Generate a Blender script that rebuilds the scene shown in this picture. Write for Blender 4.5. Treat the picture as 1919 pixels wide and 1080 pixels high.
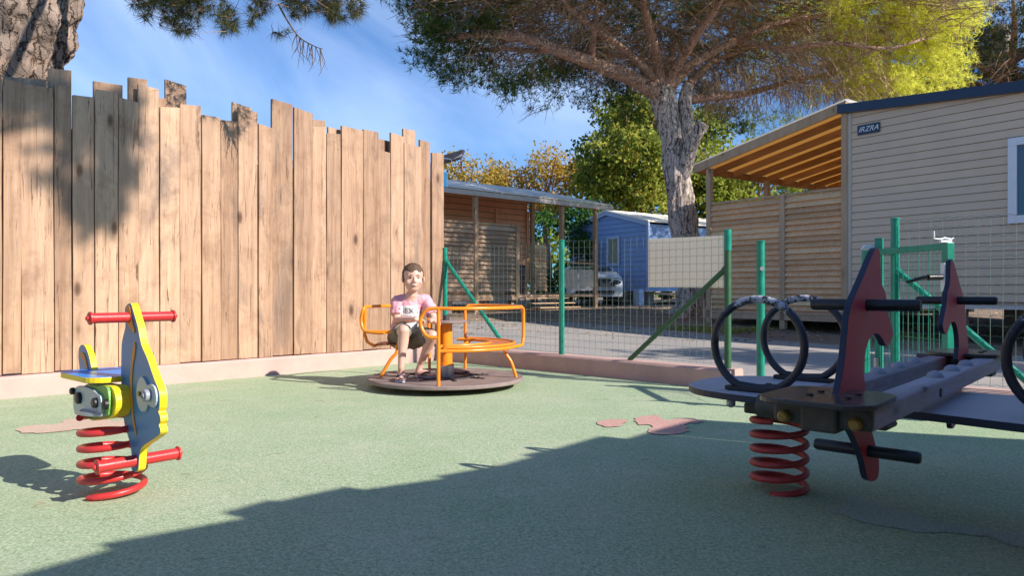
import bpy, math, random
import numpy as np
from mathutils import Vector as V, Matrix, noise
R = math.radians
random.seed(7)
for o in list(bpy.data.objects): bpy.data.objects.remove(o)
S = bpy.context.scene
COL = S.collection

# ------------------------------------------------------------------ camera, sky, sun, exposure
EYE = 0.80; F = 1340.0; CX, CY = 960.0, 545.0
cam = bpy.data.cameras.new('camera'); camo = bpy.data.objects.new('camera', cam); COL.objects.link(camo)
camo.location = (0, 0, EYE); camo.rotation_euler = (R(90), 0, 0)
cam.sensor_width = 36; cam.lens = F/1919*36; cam.shift_y = 5/1919; cam.clip_end = 2000; cam.clip_start = .05
S.camera = camo
SD = V((-.879, .477, 0)).normalized()          # way the light travels over the ground
EL = R(31.5)
LT = V((SD.x*math.cos(EL), SD.y*math.cos(EL), -math.sin(EL)))
W = bpy.data.worlds.new('World'); S.world = W; W.use_nodes = True
nt = W.node_tree; N = nt.nodes; L = nt.links
for n in list(N): N.remove(n)
out = N.new('ShaderNodeOutputWorld'); bg = N.new('ShaderNodeBackground'); bg.inputs[1].default_value = .075
sky = N.new('ShaderNodeTexSky'); sky.sky_type = 'NISHITA'; sky.sun_disc = False
sky.sun_elevation = EL; sky.sun_rotation = math.atan2(-SD.x, -SD.y); sky.air_density = 1.0; sky.dust_density = .3; sky.ozone_density = 2.5
tc = N.new('ShaderNodeTexCoord')
# wispy high cloud, laid out on the direction sphere
mp0 = N.new('ShaderNodeMapping'); mp0.inputs['Rotation'].default_value = (0, R(-24), 0); L.new(tc.outputs['Generated'], mp0.inputs[0])
mp = N.new('ShaderNodeMapping'); mp.inputs['Scale'].default_value = (1.6, 1.2, 3.2); mp.inputs['Location'].default_value = (.9, 0, .55)
L.new(mp0.outputs[0], mp.inputs[0])
cn = N.new('ShaderNodeTexNoise'); cn.inputs['Scale'].default_value = 1.25; cn.inputs['Detail'].default_value = 7; cn.inputs['Roughness'].default_value = .5; cn.inputs['Distortion'].default_value = .7
L.new(mp.outputs[0], cn.inputs['Vector'])
cr = N.new('ShaderNodeValToRGB'); cr.color_ramp.elements[0].position = .43; cr.color_ramp.elements[1].position = .90
cr.color_ramp.elements[0].color = (0, 0, 0, 1); cr.color_ramp.elements[1].color = (.8, .8, .8, 1); L.new(cn.outputs[0], cr.inputs[0])
tint = N.new('ShaderNodeMix'); tint.data_type = 'RGBA'; tint.blend_type = 'MULTIPLY'; tint.inputs[0].default_value = 1
tint.inputs[7].default_value = (.38, .90, 1.46, 1); L.new(sky.outputs[0], tint.inputs[6])
mx = N.new('ShaderNodeMix'); mx.data_type = 'RGBA'; mx.inputs[7].default_value = (9.0, 11.0, 14.5, 1)
L.new(cr.outputs[0], mx.inputs[0]); L.new(tint.outputs[2], mx.inputs[6]); L.new(mx.outputs[2], bg.inputs[0]); L.new(bg.outputs[0], out.inputs[0])
sun = bpy.data.lights.new('sun', 'SUN'); sun.energy = 5.0; sun.angle = R(.5); sun.color = (1, .93, .85)
suno = bpy.data.objects.new('sun', sun); COL.objects.link(suno); suno.rotation_euler = LT.to_track_quat('-Z', 'Y').to_euler(); suno.location = (8, -4, 9)
S.render.engine = 'CYCLES'
S.view_settings.view_transform = 'Standard'; S.view_settings.look = 'None'; S.view_settings.gamma = 1; S.view_settings.exposure = .54

# ------------------------------------------------------------------ helpers
def at(px, py, Y):                       # a point of the place from its bearing and its distance
    return V(((px-CX)/F*Y, Y, EYE-(py-CY)/F*Y))
def onplane(px, py, P, n):
    d = V(((px-CX)/F, 1, -(py-CY)/F)); o = V((0, 0, EYE))
    return o + d*((P-o).dot(n)/d.dot(n))
def tag(o, label=None, cat=None, group=None, kind=None):
    for k, v in (('label', label), ('category', cat), ('group', group), ('kind', kind)):
        if v: o[k] = v
    return o
def empty(name, loc, label=None, cat=None, group=None):
    o = bpy.data.objects.new(name, None); o.empty_display_size = .1; COL.objects.link(o); o.location = loc
    o['_w'] = [loc[0], loc[1], loc[2]]
    return tag(o, label, cat, group)
def wloc(p):
    w = V((0, 0, 0))
    while p is not None: w += p.location; p = p.parent
    return w
def link_mesh(name, verts, faces, mats, parent=None, smooth=False, attr=None, mi=None, angle=35):
    me = bpy.data.meshes.new(name)
    if parent is not None:
        w = wloc(parent); verts = [(v[0]-w.x, v[1]-w.y, v[2]-w.z) for v in verts]
    me.from_pydata([tuple(v) for v in verts], [], faces)
    for m in (mats if isinstance(mats, (list, tuple)) else [mats]): me.materials.append(m)
    if mi: me.polygons.foreach_set('material_index', mi)
    if attr:
        a = me.attributes.new('var', 'FLOAT', 'POINT'); a.data.foreach_set('value', attr)
    if smooth:
        me.polygons.foreach_set('use_smooth', [True]*len(me.polygons)); me.set_sharp_from_angle(angle=R(angle))
    me.update()
    o = bpy.data.objects.new(name, me); COL.objects.link(o)
    if parent is not None: o.parent = parent
    return o
class MB:
    def __init__(s): s.v = []; s.f = []; s.a = []; s.m = []; s.cv = .5; s.cm = 0
    def add(s, vs, fs, m=None):
        b = len(s.v); s.v += [V(x) for x in vs]; s.a += [s.cv]*len(vs)
        s.f += [tuple(i+b for i in f) for f in fs]; s.m += ([s.cm]*len(fs) if m is None else m)
    def box(s, c, ax, ay, az, top=None):        # centre and three half vectors
        c, ax, ay, az = V(c), V(ax), V(ay), V(az)
        vs = [c-ax-ay-az, c+ax-ay-az, c+ax+ay-az, c-ax+ay-az, c-ax-ay+az, c+ax-ay+az, c+ax+ay+az, c-ax+ay+az]
        s.add(vs, [(0,3,2,1), (4,5,6,7), (0,1,5,4), (1,2,6,5), (2,3,7,6), (3,0,4,7)])
    def bar(s, a, b, w, h, up=V((0,0,1))):      # beam a->b
        a, b = V(a), V(b); d = (b-a); n = d.normalized(); x = n.cross(up)
        if x.length < 1e-3: x = n.cross(V((0,1,0)))
        x.normalize(); y = x.cross(n)
        s.box((a+b)/2, d/2, x*w/2, y*h/2)
    def tube(s, pts, r, n=10, caps=True, closed=False):
        pts = [V(p) for p in pts]; m = len(pts)
        rs = r if isinstance(r, (list, tuple)) else [r]*m
        t0 = (pts[1]-pts[0]).normalized(); u = t0.orthogonal().normalized()
        b = len(s.v)
        vs = []
        for i, p in enumerate(pts):
            if closed: t = (pts[(i+1) % m]-pts[i-1]).normalized()
            else: t = (pts[min(i+1, m-1)]-pts[max(i-1, 0)]).normalized()
            u = (u-t*u.dot(t)).normalized(); w = t.cross(u)
            for k in range(n):
                a = 2*math.pi*k/n; vs.append(p+(u*math.cos(a)+w*math.sin(a))*rs[i])
        fs = []
        for i in range(m if closed else m-1):
            j = (i+1) % m
            for k in range(n): fs.append((i*n+k, i*n+(k+1) % n, j*n+(k+1) % n, j*n+k))
        if caps and not closed: fs += [tuple(reversed(range(n))), tuple((m-1)*n+k for k in range(n))]
        s.add(vs, fs)
    def prism(s, pts, th, mcap=0, mside=0):     # flat outline given thickness
        th = V(th); n = len(pts); vs = [V(p) for p in pts]+[V(p)+th for p in pts]
        fs = [tuple(range(n)), tuple(reversed(range(n, 2*n)))]+[(i, i+n, (i+1) % n+n, (i+1) % n) for i in range(n)]
        s.add(vs, fs, [mcap, mcap]+[mside]*n)
    def disc(s, c, ax, r, h, n=24, r2=None):
        ax = V(ax).normalized(); s.tube([V(c)-ax*h/2, V(c)+ax*h/2], [r, r if r2 is None else r2], n)
    def ball(s, c, r, sc=(1,1,1), n=12, rot=None, half=False):
        vs = []; fs = []
        for i in range(n//2+1):
            ph = math.pi*i/(n//2)*(.5 if half else 1)
            for k in range(n):
                a = 2*math.pi*k/n; q = V((math.sin(ph)*math.cos(a)*sc[0], math.sin(ph)*math.sin(a)*sc[1], math.cos(ph)*sc[2]))*r
                if rot is not None: q = rot @ q
                vs.append(V(c)+q)
        for i in range(n//2):
            for k in range(n): fs.append((i*n+k, (i+1)*n+k, (i+1)*n+(k+1) % n, i*n+(k+1) % n))
        s.add(vs, fs)
    def build(s, name, mats, parent=None, smooth=False, bev=0, angle=35, var=True):
        o = link_mesh(name, s.v, s.f, mats, parent, smooth, s.a if var else None, s.m, angle)
        if bev:
            m = o.modifiers.new('bevel', 'BEVEL'); m.width = bev; m.segments = 2; m.limit_method = 'ANGLE'; m.angle_limit = R(40)
            m.use_clamp_overlap = True
        return o
def spline(pts, k=6, closed=False):
    pts = [V(p) for p in pts]; n = len(pts); o = []
    rng = range(n if closed else n-1)
    for i in rng:
        g = (lambda j: pts[j % n]) if closed else (lambda j: pts[max(0, min(n-1, j))])
        a, b, c, d = g(i-1), g(i), g(i+1), g(i+2)
        for j in range(k):
            t = j/k; o.append(.5*((2*b)+(c-a)*t+(2*a-5*b+4*c-d)*t*t+(3*b-a-3*c+d)*t**3))
    if not closed: o.append(pts[-1])
    return o
def sstep(a, b, x): t = max(0, min(1, (x-a)/(b-a))); return t*t*(3-2*t)
def gz(x, y): return .33*sstep(11, 20, y+.25*x)-.0

# ------------------------------------------------------------------ materials
def mk(name):
    m = bpy.data.materials.new(name); m.use_nodes = True; t = m.node_tree
    return m, t.nodes, t.links, t.nodes['Principled BSDF']
def nd(N, ty, **k):
    n = N.new(ty)
    for a, b in k.items():
        if a in n.inputs: n.inputs[a].default_value = b
        else: setattr(n, a, b)
    return n
def ramp(N, L, src, stops):
    r = N.new('ShaderNodeValToRGB'); e = r.color_ramp.elements
    while len(e) < len(stops): e.new(.5)
    for q, (p, c) in zip(e, stops): q.position = p; q.color = (*c, 1) if len(c) == 3 else c
    L.new(src, r.inputs[0]); return r.outputs[0]
def mixc(N, L, fac, a, b, mode='MIX'):
    m = N.new('ShaderNodeMix'); m.data_type = 'RGBA'; m.blend_type = mode
    for s_, v in ((0, fac), (6, a), (7, b)):
        if isinstance(v, (int, float)): m.inputs[s_].default_value = v
        elif isinstance(v, tuple): m.inputs[s_].default_value = (*v, 1) if len(v) == 3 else v
        else: L.new(v, m.inputs[s_])
    return m.outputs[2]
def coords(N, L, scale=(1,1,1), rot=(0,0,0), var=0):
    c = N.new('ShaderNodeTexCoord'); m = N.new('ShaderNodeMapping')
    m.inputs['Scale'].default_value = scale; m.inputs['Rotation'].default_value = rot
    src = c.outputs['Object']
    if var:
        a = nd(N, 'ShaderNodeAttribute', attribute_name='var'); mu = nd(N, 'ShaderNodeMath', operation='MULTIPLY'); mu.inputs[1].default_value = var
        L.new(a.outputs['Fac'], mu.inputs[0]); ad = nd(N, 'ShaderNodeVectorMath', operation='ADD'); L.new(src, ad.inputs[0]); L.new(mu.outputs[0], ad.inputs[1]); src = ad.outputs[0]
    L.new(src, m.inputs[0]); return m.outputs[0]
def noi(N, L, vec, scale, detail=4, rough=.55, dist=0):
    n = nd(N, 'ShaderNodeTexNoise', Scale=scale, Detail=detail, Roughness=rough, Distortion=dist); L.new(vec, n.inputs['Vector']); return n.outputs[0]
def bump(N, L, p, h, st, d=.01):
    b = nd(N, 'ShaderNodeBump', Strength=st, Distance=d); L.new(h, b.inputs['Height']); L.new(b.outputs[0], p.inputs['Normal'])
def plain(name, col, rough=.5, metal=0, var=.12, scale=9, bmp=.0, spec=.5, dirt=None, coat=0, fine=0):
    m, N, L, p = mk(name); vec = coords(N, L)
    n = noi(N, L, vec, scale, 6, .65)
    lo = tuple(c*(1-var) for c in col); hi = tuple(min(1, c*(1+var)) for c in col)
    c = ramp(N, L, n, [(.3, lo), (.7, hi)])
    if dirt:
        n2 = noi(N, L, vec, scale*.7, 8, .75, .4); f = ramp(N, L, n2, [(dirt[1], (0,0,0)), (dirt[1]+.1, (1,1,1))]); c = mixc(N, L, f, c, dirt[0])
    L.new(c, p.inputs['Base Color'])
    r = ramp(N, L, n, [(.3, (rough*.85,)*3), (.7, (min(1, rough*1.15),)*3)]); L.new(r, p.inputs['Roughness'])
    p.inputs['Metallic'].default_value = metal; p.inputs['Specular IOR Level'].default_value = spec; p.inputs['Coat Weight'].default_value = coat
    if bmp: bump(N, L, p, noi(N, L, vec, fine or scale*12, 4, .6), bmp, .004)
    return m
def leafm(name, stops, trans=.35, rough=.6):
    m, N, L, p = mk(name)
    a = nd(N, 'ShaderNodeAttribute', attribute_name='var'); c = ramp(N, L, a.outputs['Fac'], stops)
    L.new(c, p.inputs['Base Color']); p.inputs['Roughness'].default_value = rough; p.inputs['Specular IOR Level'].default_value = .25
    t = N.new('ShaderNodeBsdfTranslucent'); L.new(c, t.inputs[0]); mxs = N.new('ShaderNodeMixShader'); mxs.inputs[0].default_value = trans
    o = N['Material Output']; L.new(p.outputs[0], mxs.inputs[1]); L.new(t.outputs[0], mxs.inputs[2]); L.new(mxs.outputs[0], o.inputs[0])
    return m
def wood(name, cols, axis='z', rot=0, knots=True, wear=None, rough=.75, k=1.0, var=7.0, sheen=.25, cracks=False):
    m, N, L, p = mk(name)
    s = {'z': (1, 1, .045), 'x': (.045, 1, 1), 'y': (1, .045, 1)}[axis]
    base = coords(N, L, (1,1,1), (0, 0, rot), var)
    mp = nd(N, 'ShaderNodeMapping', Scale=s); L.new(base, mp.inputs[0])
    kn = nd(N, 'ShaderNodeMapping', Scale={'z': (1, 1, .42), 'x': (.42, 1, 1), 'y': (1, .42, 1)}[axis]); L.new(base, kn.inputs[0])
    vo = nd(N, 'ShaderNodeTexVoronoi', Scale=4.2*k, Randomness=1.0); L.new(kn.outputs[0], vo.inputs['Vector'])
    kd = vo.outputs['Distance']
    # grain bends round knots
    add = nd(N, 'ShaderNodeVectorMath', operation='ADD'); L.new(mp.outputs[0], add.inputs[0])
    km = nd(N, 'ShaderNodeMapRange'); km.inputs[1].default_value = 0; km.inputs[2].default_value = .35; km.inputs[3].default_value = .05; km.inputs[4].default_value = 0; L.new(kd, km.inputs[0])
    L.new(km.outputs[0], add.inputs[1])
    g1 = noi(N, L, add.outputs[0], 26*k, 5, .6, .6); g2 = noi(N, L, add.outputs[0], 95*k, 4, .7); big = noi(N, L, base, 1.6, 4, .6)
    sw = noi(N, L, mp.outputs[0], 7*k, 3, .5, 1.0)
    c = ramp(N, L, g1, [(.34, cols[0]), (.5, cols[1]), (.64, cols[2])])
    c = mixc(N, L, .35, c, ramp(N, L, sw, [(.35, cols[0]), (.65, cols[2])]))
    c = mixc(N, L, ramp(N, L, g2, [(.52, (0,0,0)), (.74, (.5,.5,.5))]), c, tuple(x*.55 for x in cols[0]))
    at_ = nd(N, 'ShaderNodeAttribute', attribute_name='var')
    c = mixc(N, L, .44, c, ramp(N, L, at_.outputs['Fac'], [(0, tuple(x*.62 for x in cols[1])), (.5, cols[1]), (1, tuple(min(1, x*1.22) for x in cols[2]))]))
    if cracks:
        g3 = noi(N, L, mp.outputs[0], 42, 6, .75, 1.2); c = mixc(N, L, ramp(N, L, g3, [(.58, (0,0,0)), (.64, (.85,.85,.85))]), c, tuple(x*.42 for x in cols[0]))
        g4 = noi(N, L, base, 3.1, 7, .7, .3); c = mixc(N, L, ramp(N, L, g4, [(.5, (0,0,0)), (.72, (.6,.6,.6))]), c, tuple(x*.8 for x in cols[0]))
    if knots:
        f = ramp(N, L, kd, [(.035, (1,1,1)), (.085, (.65,.65,.65)), (.12, (0,0,0))]); c = mixc(N, L, f, c, tuple(x*.32 for x in cols[0]))
        f2 = ramp(N, L, kd, [(.1, (.35,.35,.35)), (.25, (0,0,0))]); c = mixc(N, L, f2, c, tuple(x*.8 for x in cols[0]))
    if wear:
        wn = noi(N, L, kn.outputs[0], 1.7, 6, .68, .8); f = ramp(N, L, wn, [(wear[1], (0,0,0)), (wear[1]+.17, (wear[2],)*3)]); c = mixc(N, L, f, c, wear[0])
    c = mixc(N, L, 1.0, c, ramp(N, L, big, [(.3, (.88,.88,.9)), (.7, (1.08,1.06,1.04))]), 'MULTIPLY')
    L.new(c, p.inputs['Base Color']); p.inputs['Roughness'].default_value = rough; p.inputs['Specular IOR Level'].default_value = sheen
    bump(N, L, p, g2, .35, .003)
    return m
def bark(name, cols, sc=1.0):
    m, N, L, p = mk(name); base = coords(N, L)
    wp = nd(N, 'ShaderNodeTexNoise', Scale=2.6*sc, Detail=5, Roughness=.65); L.new(base, wp.inputs['Vector'])
    mixv = nd(N, 'ShaderNodeVectorMath', operation='MULTIPLY_ADD'); mixv.inputs[1].default_value = (.30/sc,)*3; L.new(wp.outputs[1], mixv.inputs[0]); L.new(base, mixv.inputs[2])
    mp = nd(N, 'ShaderNodeMapping', Scale=(1, 1, .17)); L.new(mixv.outputs[0], mp.inputs[0])
    vo = nd(N, 'ShaderNodeTexVoronoi', Scale=15*sc, feature='DISTANCE_TO_EDGE'); L.new(mp.outputs[0], vo.inputs['Vector'])
    rid = noi(N, L, mp.outputs[0], 17*sc, 7, .72, .8); fine = noi(N, L, base, 30*sc, 8, .75); big = noi(N, L, base, 2.2*sc, 5, .7, .6)
    sm = nd(N, 'ShaderNodeMath', operation='MULTIPLY_ADD'); sm.inputs[1].default_value = .55; L.new(rid, sm.inputs[0]); L.new(vo.outputs['Distance'], sm.inputs[2])
    crk = ramp(N, L, sm.outputs[0], [(.25, (0,0,0)), (.36, (1,1,1))])
    c = ramp(N, L, fine, [(.3, cols[1]), (.7, cols[2])])
    c = mixc(N, L, ramp(N, L, big, [(.5, (0,0,0)), (.68, (.7,.7,.7))]), c, cols[3])
    c = mixc(N, L, ramp(N, L, rid, [(.35, (.55,.55,.55)), (.55, (0,0,0))]), c, tuple(x*2.0 for x in cols[0]))
    c = mixc(N, L, crk, cols[0], c); L.new(c, p.inputs['Base Color']); p.inputs['Roughness'].default_value = .95; p.inputs['Specular IOR Level'].default_value = .1
    h = nd(N, 'ShaderNodeMath', operation='MULTIPLY_ADD'); L.new(fine, h.inputs[0]); h.inputs[1].default_value = .5; L.new(crk, h.inputs[2])
    bump(N, L, p, h.outputs[0], .8, .03)
    return m
M = {}
PL = ((.24,.13,.078), (.45,.28,.175), (.59,.395,.26))
M['plank'] = wood('plank_wood', PL, wear=((.15,.115,.095), .55, .85), cracks=True)
M['slat'] = wood('slat_wood', ((.56,.31,.15), (.80,.50,.27), (.90,.64,.38)), 'x', R(-50), knots=False)
M['post'] = wood('post_wood', ((.36,.22,.12), (.52,.36,.22), (.62,.46,.30)))
M['beamw'] = wood('rafter_wood', ((.26,.13,.06), (.40,.22,.10), (.50,.30,.15)), 'x', R(54), knots=False)
M['ply'] = leafm('amber_sheet', [(0, (.88,.60,.28)), (1, (.95,.70,.36))], .8, .6)
M['greywood'] = wood('grey_wood', ((.20,.18,.19), (.36,.335,.355), (.50,.47,.50)), 'x', R(-48), k=1.6, wear=((.06,.05,.05), .58, .8))
M['slat2'] = wood('old_slat_wood', ((.36,.22,.13), (.54,.36,.22), (.66,.48,.33)), 'x', R(-40), knots=False)
M['terra'] = plain('terracotta_siding', (.74,.36,.19), .6, var=.12, scale=3)
M['roofw'] = plain('pale_roof_sheet', (.96,.88,.76), .5, var=.06, scale=2); M['roofc'] = leafm('clear_roof_sheet', [(0, (.85,.84,.8)), (1, (.9,.89,.85))], .9, .4)
M['fasciag'] = plain('grey_fascia', (.62,.56,.50), .6, var=.12, scale=4)
M['taupe'] = plain('taupe_siding', (.70,.53,.365), .55, var=.07, scale=1.3, bmp=.15, dirt=((.52,.40,.28), .66))
M['gap'] = plain('siding_gap', (.10,.08,.065), .9)
M['taupe2'] = plain('pale_corner_trim', (.56,.48,.36), .5, var=.04)
M['navy'] = plain('navy_fascia', (.02,.035,.075), .35, var=.1)
M['bluew'] = plain('blue_siding', (.27,.41,.70), .5, var=.07, scale=2)
M['bluet'] = plain('pale_blue_trim', (.48,.60,.80), .45, var=.04)
M['whitep'] = plain('white_plastic', (.78,.79,.81), .35, var=.03)
M['board'] = leafm('white_board', [(0, (.84,.80,.72)), (1, (.88,.84,.76))], .6, .5)
M['green'] = plain('green_paint', (.012,.25,.165), .32, var=.22, scale=14, dirt=((.02,.13,.09), .64), bmp=.2)
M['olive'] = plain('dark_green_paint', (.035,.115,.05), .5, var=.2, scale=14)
M['wire'] = plain('wire_coating', (.16,.22,.17), .45, var=.2)
M['orange'] = plain('orange_paint', (.90,.265,.015), .3, var=.08, scale=12, dirt=((.55,.14,.03), .67))
M['rustor'] = plain('worn_orange_seat', (.62,.19,.05), .5, var=.2, scale=16)
M['deckp'] = plain('grey_brown_disc', (.25,.19,.17), .75, var=.2, scale=8, bmp=.4, dirt=((.16,.12,.11), .6))
M['darkrub'] = plain('dark_rubber', (.035,.03,.035), .7, var=.3)
M['steel'] = plain('galvanised_steel', (.45,.45,.46), .42, .7, var=.12)
M['redt'] = plain('red_paint', (.55,.035,.035), .34, var=.12, scale=14, dirt=((.30,.03,.03), .68), bmp=.1)
M['redd'] = plain('worn_red_paint', (.45,.045,.04), .5, var=.22, scale=22, dirt=((.10,.03,.025), .62), bmp=.3)
M['redpanel'] = plain('red_board', (.56,.06,.08), .5, var=.1, scale=8, dirt=((.44,.12,.12), .66))
M['navyedge'] = plain('dark_blue_edge', (.015,.02,.045), .45, var=.3)
M['black'] = plain('black_grip', (.014,.014,.017), .42, var=.3, bmp=.3)
M['hoop'] = plain('worn_black_hoop', (.018,.02,.028), .42, var=.3, scale=20, bmp=.2)
M['greyb'] = plain('pale_grey_board', (.46,.46,.49), .5, var=.08, scale=12, dirt=((.36,.34,.36), .6))
M['plate'] = plain('brown_black_board', (.075,.06,.05), .28, var=.3, scale=7)
M['bracket'] = plain('rusty_bracket', (.10,.08,.06), .6, .2, var=.35, scale=22, bmp=.3)
M['yellow'] = plain('yellow_paint', (.82,.62,.02), .4, var=.08)
M['amber'] = plain('amber_plastic', (.36,.20,.03), .4, var=.2)
M['blue'] = plain('blue_board', (.045,.22,.43), .36, var=.1, scale=10, dirt=((.05,.26,.52), .66))
M['blues'] = plain('bright_blue_seat', (.03,.25,.72), .33, var=.06)
M['orangeb'] = plain('orange_inlay', (.70,.28,.04), .5, var=.15)
M['greenb'] = plain('green_board', (.16,.38,.07), .45, var=.15)
M['whiteb'] = plain('white_inlay', (.48,.53,.51), .4, var=.08)
M['boltc'] = plain('grey_bolt_cap', (.30,.32,.37), .4, var=.08)
M['kerb'] = plain('pink_render', (.56,.36,.305), .9, var=.10, scale=5, bmp=.7, fine=60, dirt=((.50,.32,.25), .62))
M['conc'] = plain('concrete', (.42,.38,.34), .9, var=.12, scale=6, bmp=.5)
M['trunk'] = bark('pine_bark', ((.09,.06,.05), (.52,.43,.37), (.80,.70,.62), (.62,.45,.35)))
M['trunkl'] = bark('old_pine_bark', ((.06,.042,.033), (.27,.20,.155), (.43,.33,.26), (.42,.25,.16)), .8)
M['limb'] = bark('pine_limb_bark', ((.15,.085,.06), (.54,.33,.24), (.68,.47,.36), (.60,.33,.22)), 1.8)
M['twig'] = leafm('dead_twig', [(0, (.14,.085,.05)), (.5, (.40,.26,.16)), (1, (.70,.52,.34))], .2, .9)
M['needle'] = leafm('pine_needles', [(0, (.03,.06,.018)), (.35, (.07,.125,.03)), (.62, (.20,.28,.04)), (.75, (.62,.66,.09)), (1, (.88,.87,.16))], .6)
M['needled'] = leafm('dark_pine_needles', [(0, (.04,.035,.02)), (.45, (.07,.075,.03)), (.8, (.11,.13,.035)), (1, (.22,.25,.06))], .3)
M['leafy'] = leafm('yellow_leaves', [(0, (.22,.17,.035)), (.4, (.44,.31,.045)), (.75, (.58,.40,.07)), (1, (.62,.42,.10))], .45)
M['leafg'] = leafm('plane_leaves', [(0, (.05,.09,.015)), (.4, (.15,.21,.035)), (.68, (.36,.40,.065)), (.9, (.50,.47,.07)), (1, (.55,.38,.06))], .45)
M['leafl'] = leafm('yellow_green_leaves', [(0, (.10,.16,.02)), (.5, (.28,.34,.045)), (1, (.52,.50,.08))], .45)
M['hedge'] = leafm('hedge_leaves', [(0, (.025,.075,.02)), (.6, (.07,.18,.035)), (1, (.15,.30,.06))], .35)
M['skin'] = plain('skin', (.68,.40,.30), .5, var=.05, scale=14); M['skin'].node_tree.nodes['Principled BSDF'].inputs['Subsurface Weight'].default_value = .12
M['shirt'] = plain('pink_cotton', (.78,.36,.40), .85, var=.07, scale=20, bmp=.2)
M['shirtw'] = plain('white_print', (.78,.76,.76), .8, var=.05)
M['shirtd'] = plain('grey_print', (.16,.15,.16), .8, var=.1)
M['shorts'] = plain('khaki_cotton', (.17,.155,.12), .85, var=.18, scale=14, bmp=.3)
M['hair'] = plain('brown_hair', (.11,.06,.032), .6, var=.35, scale=60, bmp=.6)
M['eye'] = plain('eye_dark', (.03,.02,.015), .3, var=0); M['lip'] = plain('lip', (.40,.13,.10), .5, var=.05)
M['teeth'] = plain('teeth', (.8,.76,.7), .4, var=0)
M['flip'] = plain('dark_flip_flop', (.05,.06,.09), .6, var=.3, scale=30)
M['flips'] = plain('grey_sole', (.40,.44,.50), .6, var=.1)
M['carw'] = plain('white_car_paint', (.56,.60,.66), .22, var=.02, coat=.8)
M['carb'] = plain('car_dark_trim', (.02,.02,.025), .3, var=.1)
m, N, L, p = mk('window_glass'); p.inputs['Base Color'].default_value = (.05,.07,.09,1); p.inputs['Roughness'].default_value = .05; p.inputs['Specular IOR Level'].default_value = 1.0; p.inputs['Metallic'].default_value = .35; M['glass'] = m
M['curtain'] = plain('curtain_cloth', (.34,.34,.24), .8, var=.2, scale=10)
# worn white patches on the hoops
m = M['hoop']; N = m.node_tree.nodes; L = m.node_tree.links; p = N['Principled BSDF']
g = nd(N, 'ShaderNodeNewGeometry'); sx = nd(N, 'ShaderNodeSeparateXYZ'); L.new(g.outputs['Position'], sx.inputs[0])
hz_ = nd(N, 'ShaderNodeMapRange'); hz_.inputs[1].default_value = .66; hz_.inputs[2].default_value = .77; hz_.inputs[3].default_value = 0; hz_.inputs[4].default_value = .22; L.new(sx.outputs[2], hz_.inputs[0])
nn = noi(N, L, coords(N, L), 24, 7, .8); ad = nd(N, 'ShaderNodeMath', operation='ADD'); L.new(nn, ad.inputs[0]); L.new(hz_.outputs[0], ad.inputs[1])
old = p.inputs['Base Color'].links[0].from_socket
L.new(mixc(N, L, ramp(N, L, ad.outputs[0], [(.66, (0,0,0)), (.72, (1,1,1))]), old, (.5,.5,.54)), p.inputs['Base Color'])
# rubber safety surface
def rubber(name, base, dark, light):
    m, N, L, p = mk(name); vec = coords(N, L)
    g1 = noi(N, L, vec, 95, 3, .85); g2 = noi(N, L, vec, 420, 2, .7); big = noi(N, L, vec, .9, 5, .62, .4); mid = noi(N, L, vec, 6, 5, .7)
    c = ramp(N, L, g1, [(.36, dark), (.5, base), (.64, light)])
    c = mixc(N, L, ramp(N, L, g2, [(.6, (0,0,0)), (.7, (.55,.55,.55))]), c, tuple(x*.45 for x in dark))
    c = mixc(N, L, ramp(N, L, g2, [(.3, (.6,.6,.6)), (.4, (0,0,0))]), c, tuple(min(1, x*1.35) for x in light))
    c = mixc(N, L, 1.0, c, ramp(N, L, big, [(.3, (.86,.92,.86)), (.72, (1.12,1.07,1.1))]), 'MULTIPLY')
    st = ramp(N, L, mid, [(.62, (0,0,0)), (.8, (.35,.35,.35))]); c = mixc(N, L, st, c, tuple(x*.7 for x in base)); sd_ = noi(N, L, vec, 2.3, 8, .75, .6); c = mixc(N, L, ramp(N, L, sd_, [(.5, (0,0,0)), (.75, (.6,.6,.6))]), c, (.52,.50,.38)); sc_ = noi(N, L, coords(N, L, (3, .6, 1), (0,0,.6)), 3.5, 9, .8, .4); c = mixc(N, L, ramp(N, L, sc_, [(.66, (0,0,0)), (.74, (.4,.4,.4))]), c, tuple(x*.55 for x in base))
    L.new(c, p.inputs['Base Color']); p.inputs['Roughness'].default_value = .88; p.inputs['Specular IOR Level'].default_value = .3
    bump(N, L, p, g1, .6, .006); return m
M['rubber'] = rubber('green_rubber', (.36,.445,.275), (.215,.305,.17), (.53,.60,.41))
M['rubpink'] = rubber('pink_rubber', (.60,.42,.32), (.48,.32,.24), (.70,.52,.42))
M['rubred'] = rubber('red_rubber', (.60,.33,.28), (.46,.24,.20), (.70,.43,.37))
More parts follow.
